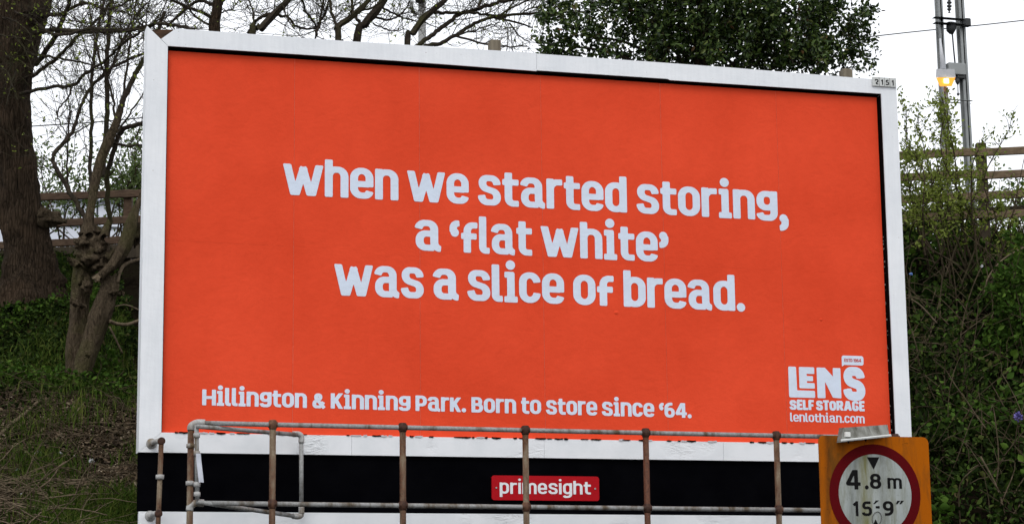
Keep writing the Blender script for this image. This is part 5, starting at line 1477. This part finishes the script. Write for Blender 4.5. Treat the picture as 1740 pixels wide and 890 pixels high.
# fallen sticks one can pick out
for label, pts, r_ in [
    ('thick curved dead branch lying on the left bank', [(-10, 752), (20, 725), (45, 705), (66, 685), (80, 668)], 4.2),
    ('thin straight reddish stick slanting below the gnarled tree', [(120, 715), (140, 692), (160, 668), (178, 648)], 1.6),
    ('long thin stick lying level against the frame\'s left side', [(128, 724), (165, 723), (200, 725), (238, 724)], 1.4),
    ('pale stick above the grass at the bottom left', [(98, 820), (120, 822), (145, 822), (166, 822)], 2.4),
    ('bent branch on the brushwood heap at the far left', [(-6, 800), (30, 802), (62, 793), (96, 798)], 2.6),
    ('stout stick close to the frame\'s lower left edge', [(205, 762), (218, 756), (230, 752)], 3.4),
    ('pale broken stick beside the gnarled tree\'s foot', [(168, 610), (182, 608), (196, 607)], 2.2)]:
    P = []
    for px, py in pts:
        q = ground_hit(px, py); P.append(q + [0, -0.02, 0.02])
    P = spline(P, 5)
    tag(MB().tube(P, np.linspace(r_, r_ * 0.6, len(P)) / pxm(P[0][1], 100, 750), 7).build('fallen_stick', MAT['stick'], None, True), label, 'stick', 'fallen sticks on the left bank')
# long cane across the undergrowth
for label, pts, y_ in [('long pale cane leaning through the right undergrowth', [(1666, 775), (1688, 815), (1700, 845), (1712, 895)], 0.7), ('broken tan cane high in the right undergrowth', [(1548, 508), (1565, 520), (1592, 549)], 2.2), ('bare arching bramble stem across the right bank', [(1740, 420), (1705, 440), (1680, 470), (1672, 500)], 2.8)]:
    tag(MB().tube(spline([U(a_, b_, y_) for a_, b_ in pts], 5), 0.0085, 6).build('cane', MAT['stick'], None, True), label, 'cane', 'canes on the right bank')
# litter
def scrap(px, py, r, mat, label, y=None, lift=0.03, name='paper_scrap', cat='litter', group='litter on the left bank', seed=0):
    rg_ = np.random.default_rng(seed + int(px)); c = ground_hit(px, py) + [0, -0.03, lift] if y is None else U(px, py, y)
    rr = r / pxm(c[1], px, py)
    n = 7
    V = [c + [0, -0.25 * rr, 0.2 * rr]] + [c + np.array([rr * math.cos(k * 6.283 / n) * rg_.uniform(0.6, 1.2), rg_.uniform(-0.4, 0.4) * rr, rr * 0.7 * math.sin(k * 6.283 / n) * rg_.uniform(0.6, 1.2)]) for k in range(n)]
    V += [p + np.array([0, 0.3 * rr, 0]) for p in V]
    F = [(0, 1 + k, 1 + (k + 1) % n) for k in range(n)] + [(n + 1, n + 2 + (k + 1) % n, n + 2 + k) for k in range(n)] + [(1 + k, n + 2 + k, n + 2 + (k + 1) % n, 1 + (k + 1) % n) for k in range(n)]
    tag(mesh_obj(name, V, F, mat), label, cat, group)
for px, py, r_, lab in [(65, 776, 7, 'pale crumpled scrap among the twigs left of the frame'), (100, 776, 5, 'small white scrap beside a larger crumpled one'), (153, 790, 6, 'white scrap in the grass left of the black apron'), (36, 846, 5, 'white scrap on the brushwood heap'), (126, 783, 4, 'tiny white scrap between two larger ones'), (28, 805, 4, 'pale scrap at the top of the brushwood heap')]:
    scrap(px, py, r_, MAT['litter'], lab)
scrap(1548, 465, 3.5, MAT['blue_litter'], 'scrap of blue wrapper beside the billboard\'s right edge', 2.4, group='litter on the right bank')
scrap(1669, 452, 3.2, MAT['litter'], 'pale scrap caught in the right undergrowth', 2.6, group='litter on the right bank')
rng = np.random.default_rng(90)
fc = U(1730, 707, 1.0)
fh = empty('flower_head', tuple(fc), 'violet flower head at the right edge of the picture', 'flower')
n = 70
d = unit(rng.normal(size=(n, 3)) + [0, -0.3, 0.1])
v, f = leaves_mesh(fc + d * 0.012 * rng.uniform(0.2, 1.6, (n, 1)) * [1.4, 1, 1.6], d, rng.uniform(0.016, 0.030, n), rng, 0.7)
mesh_obj('petals', v, f, MAT['flower'], fh, kind='stuff')
MB().tube(spline([fc + [0, 0.01, 0], fc + [0.03, 0.06, -0.15], fc + [0.05, 0.12, -0.4]], 5), 0.0035, 5).build('stem', MAT['bark_stem'], fh, True)
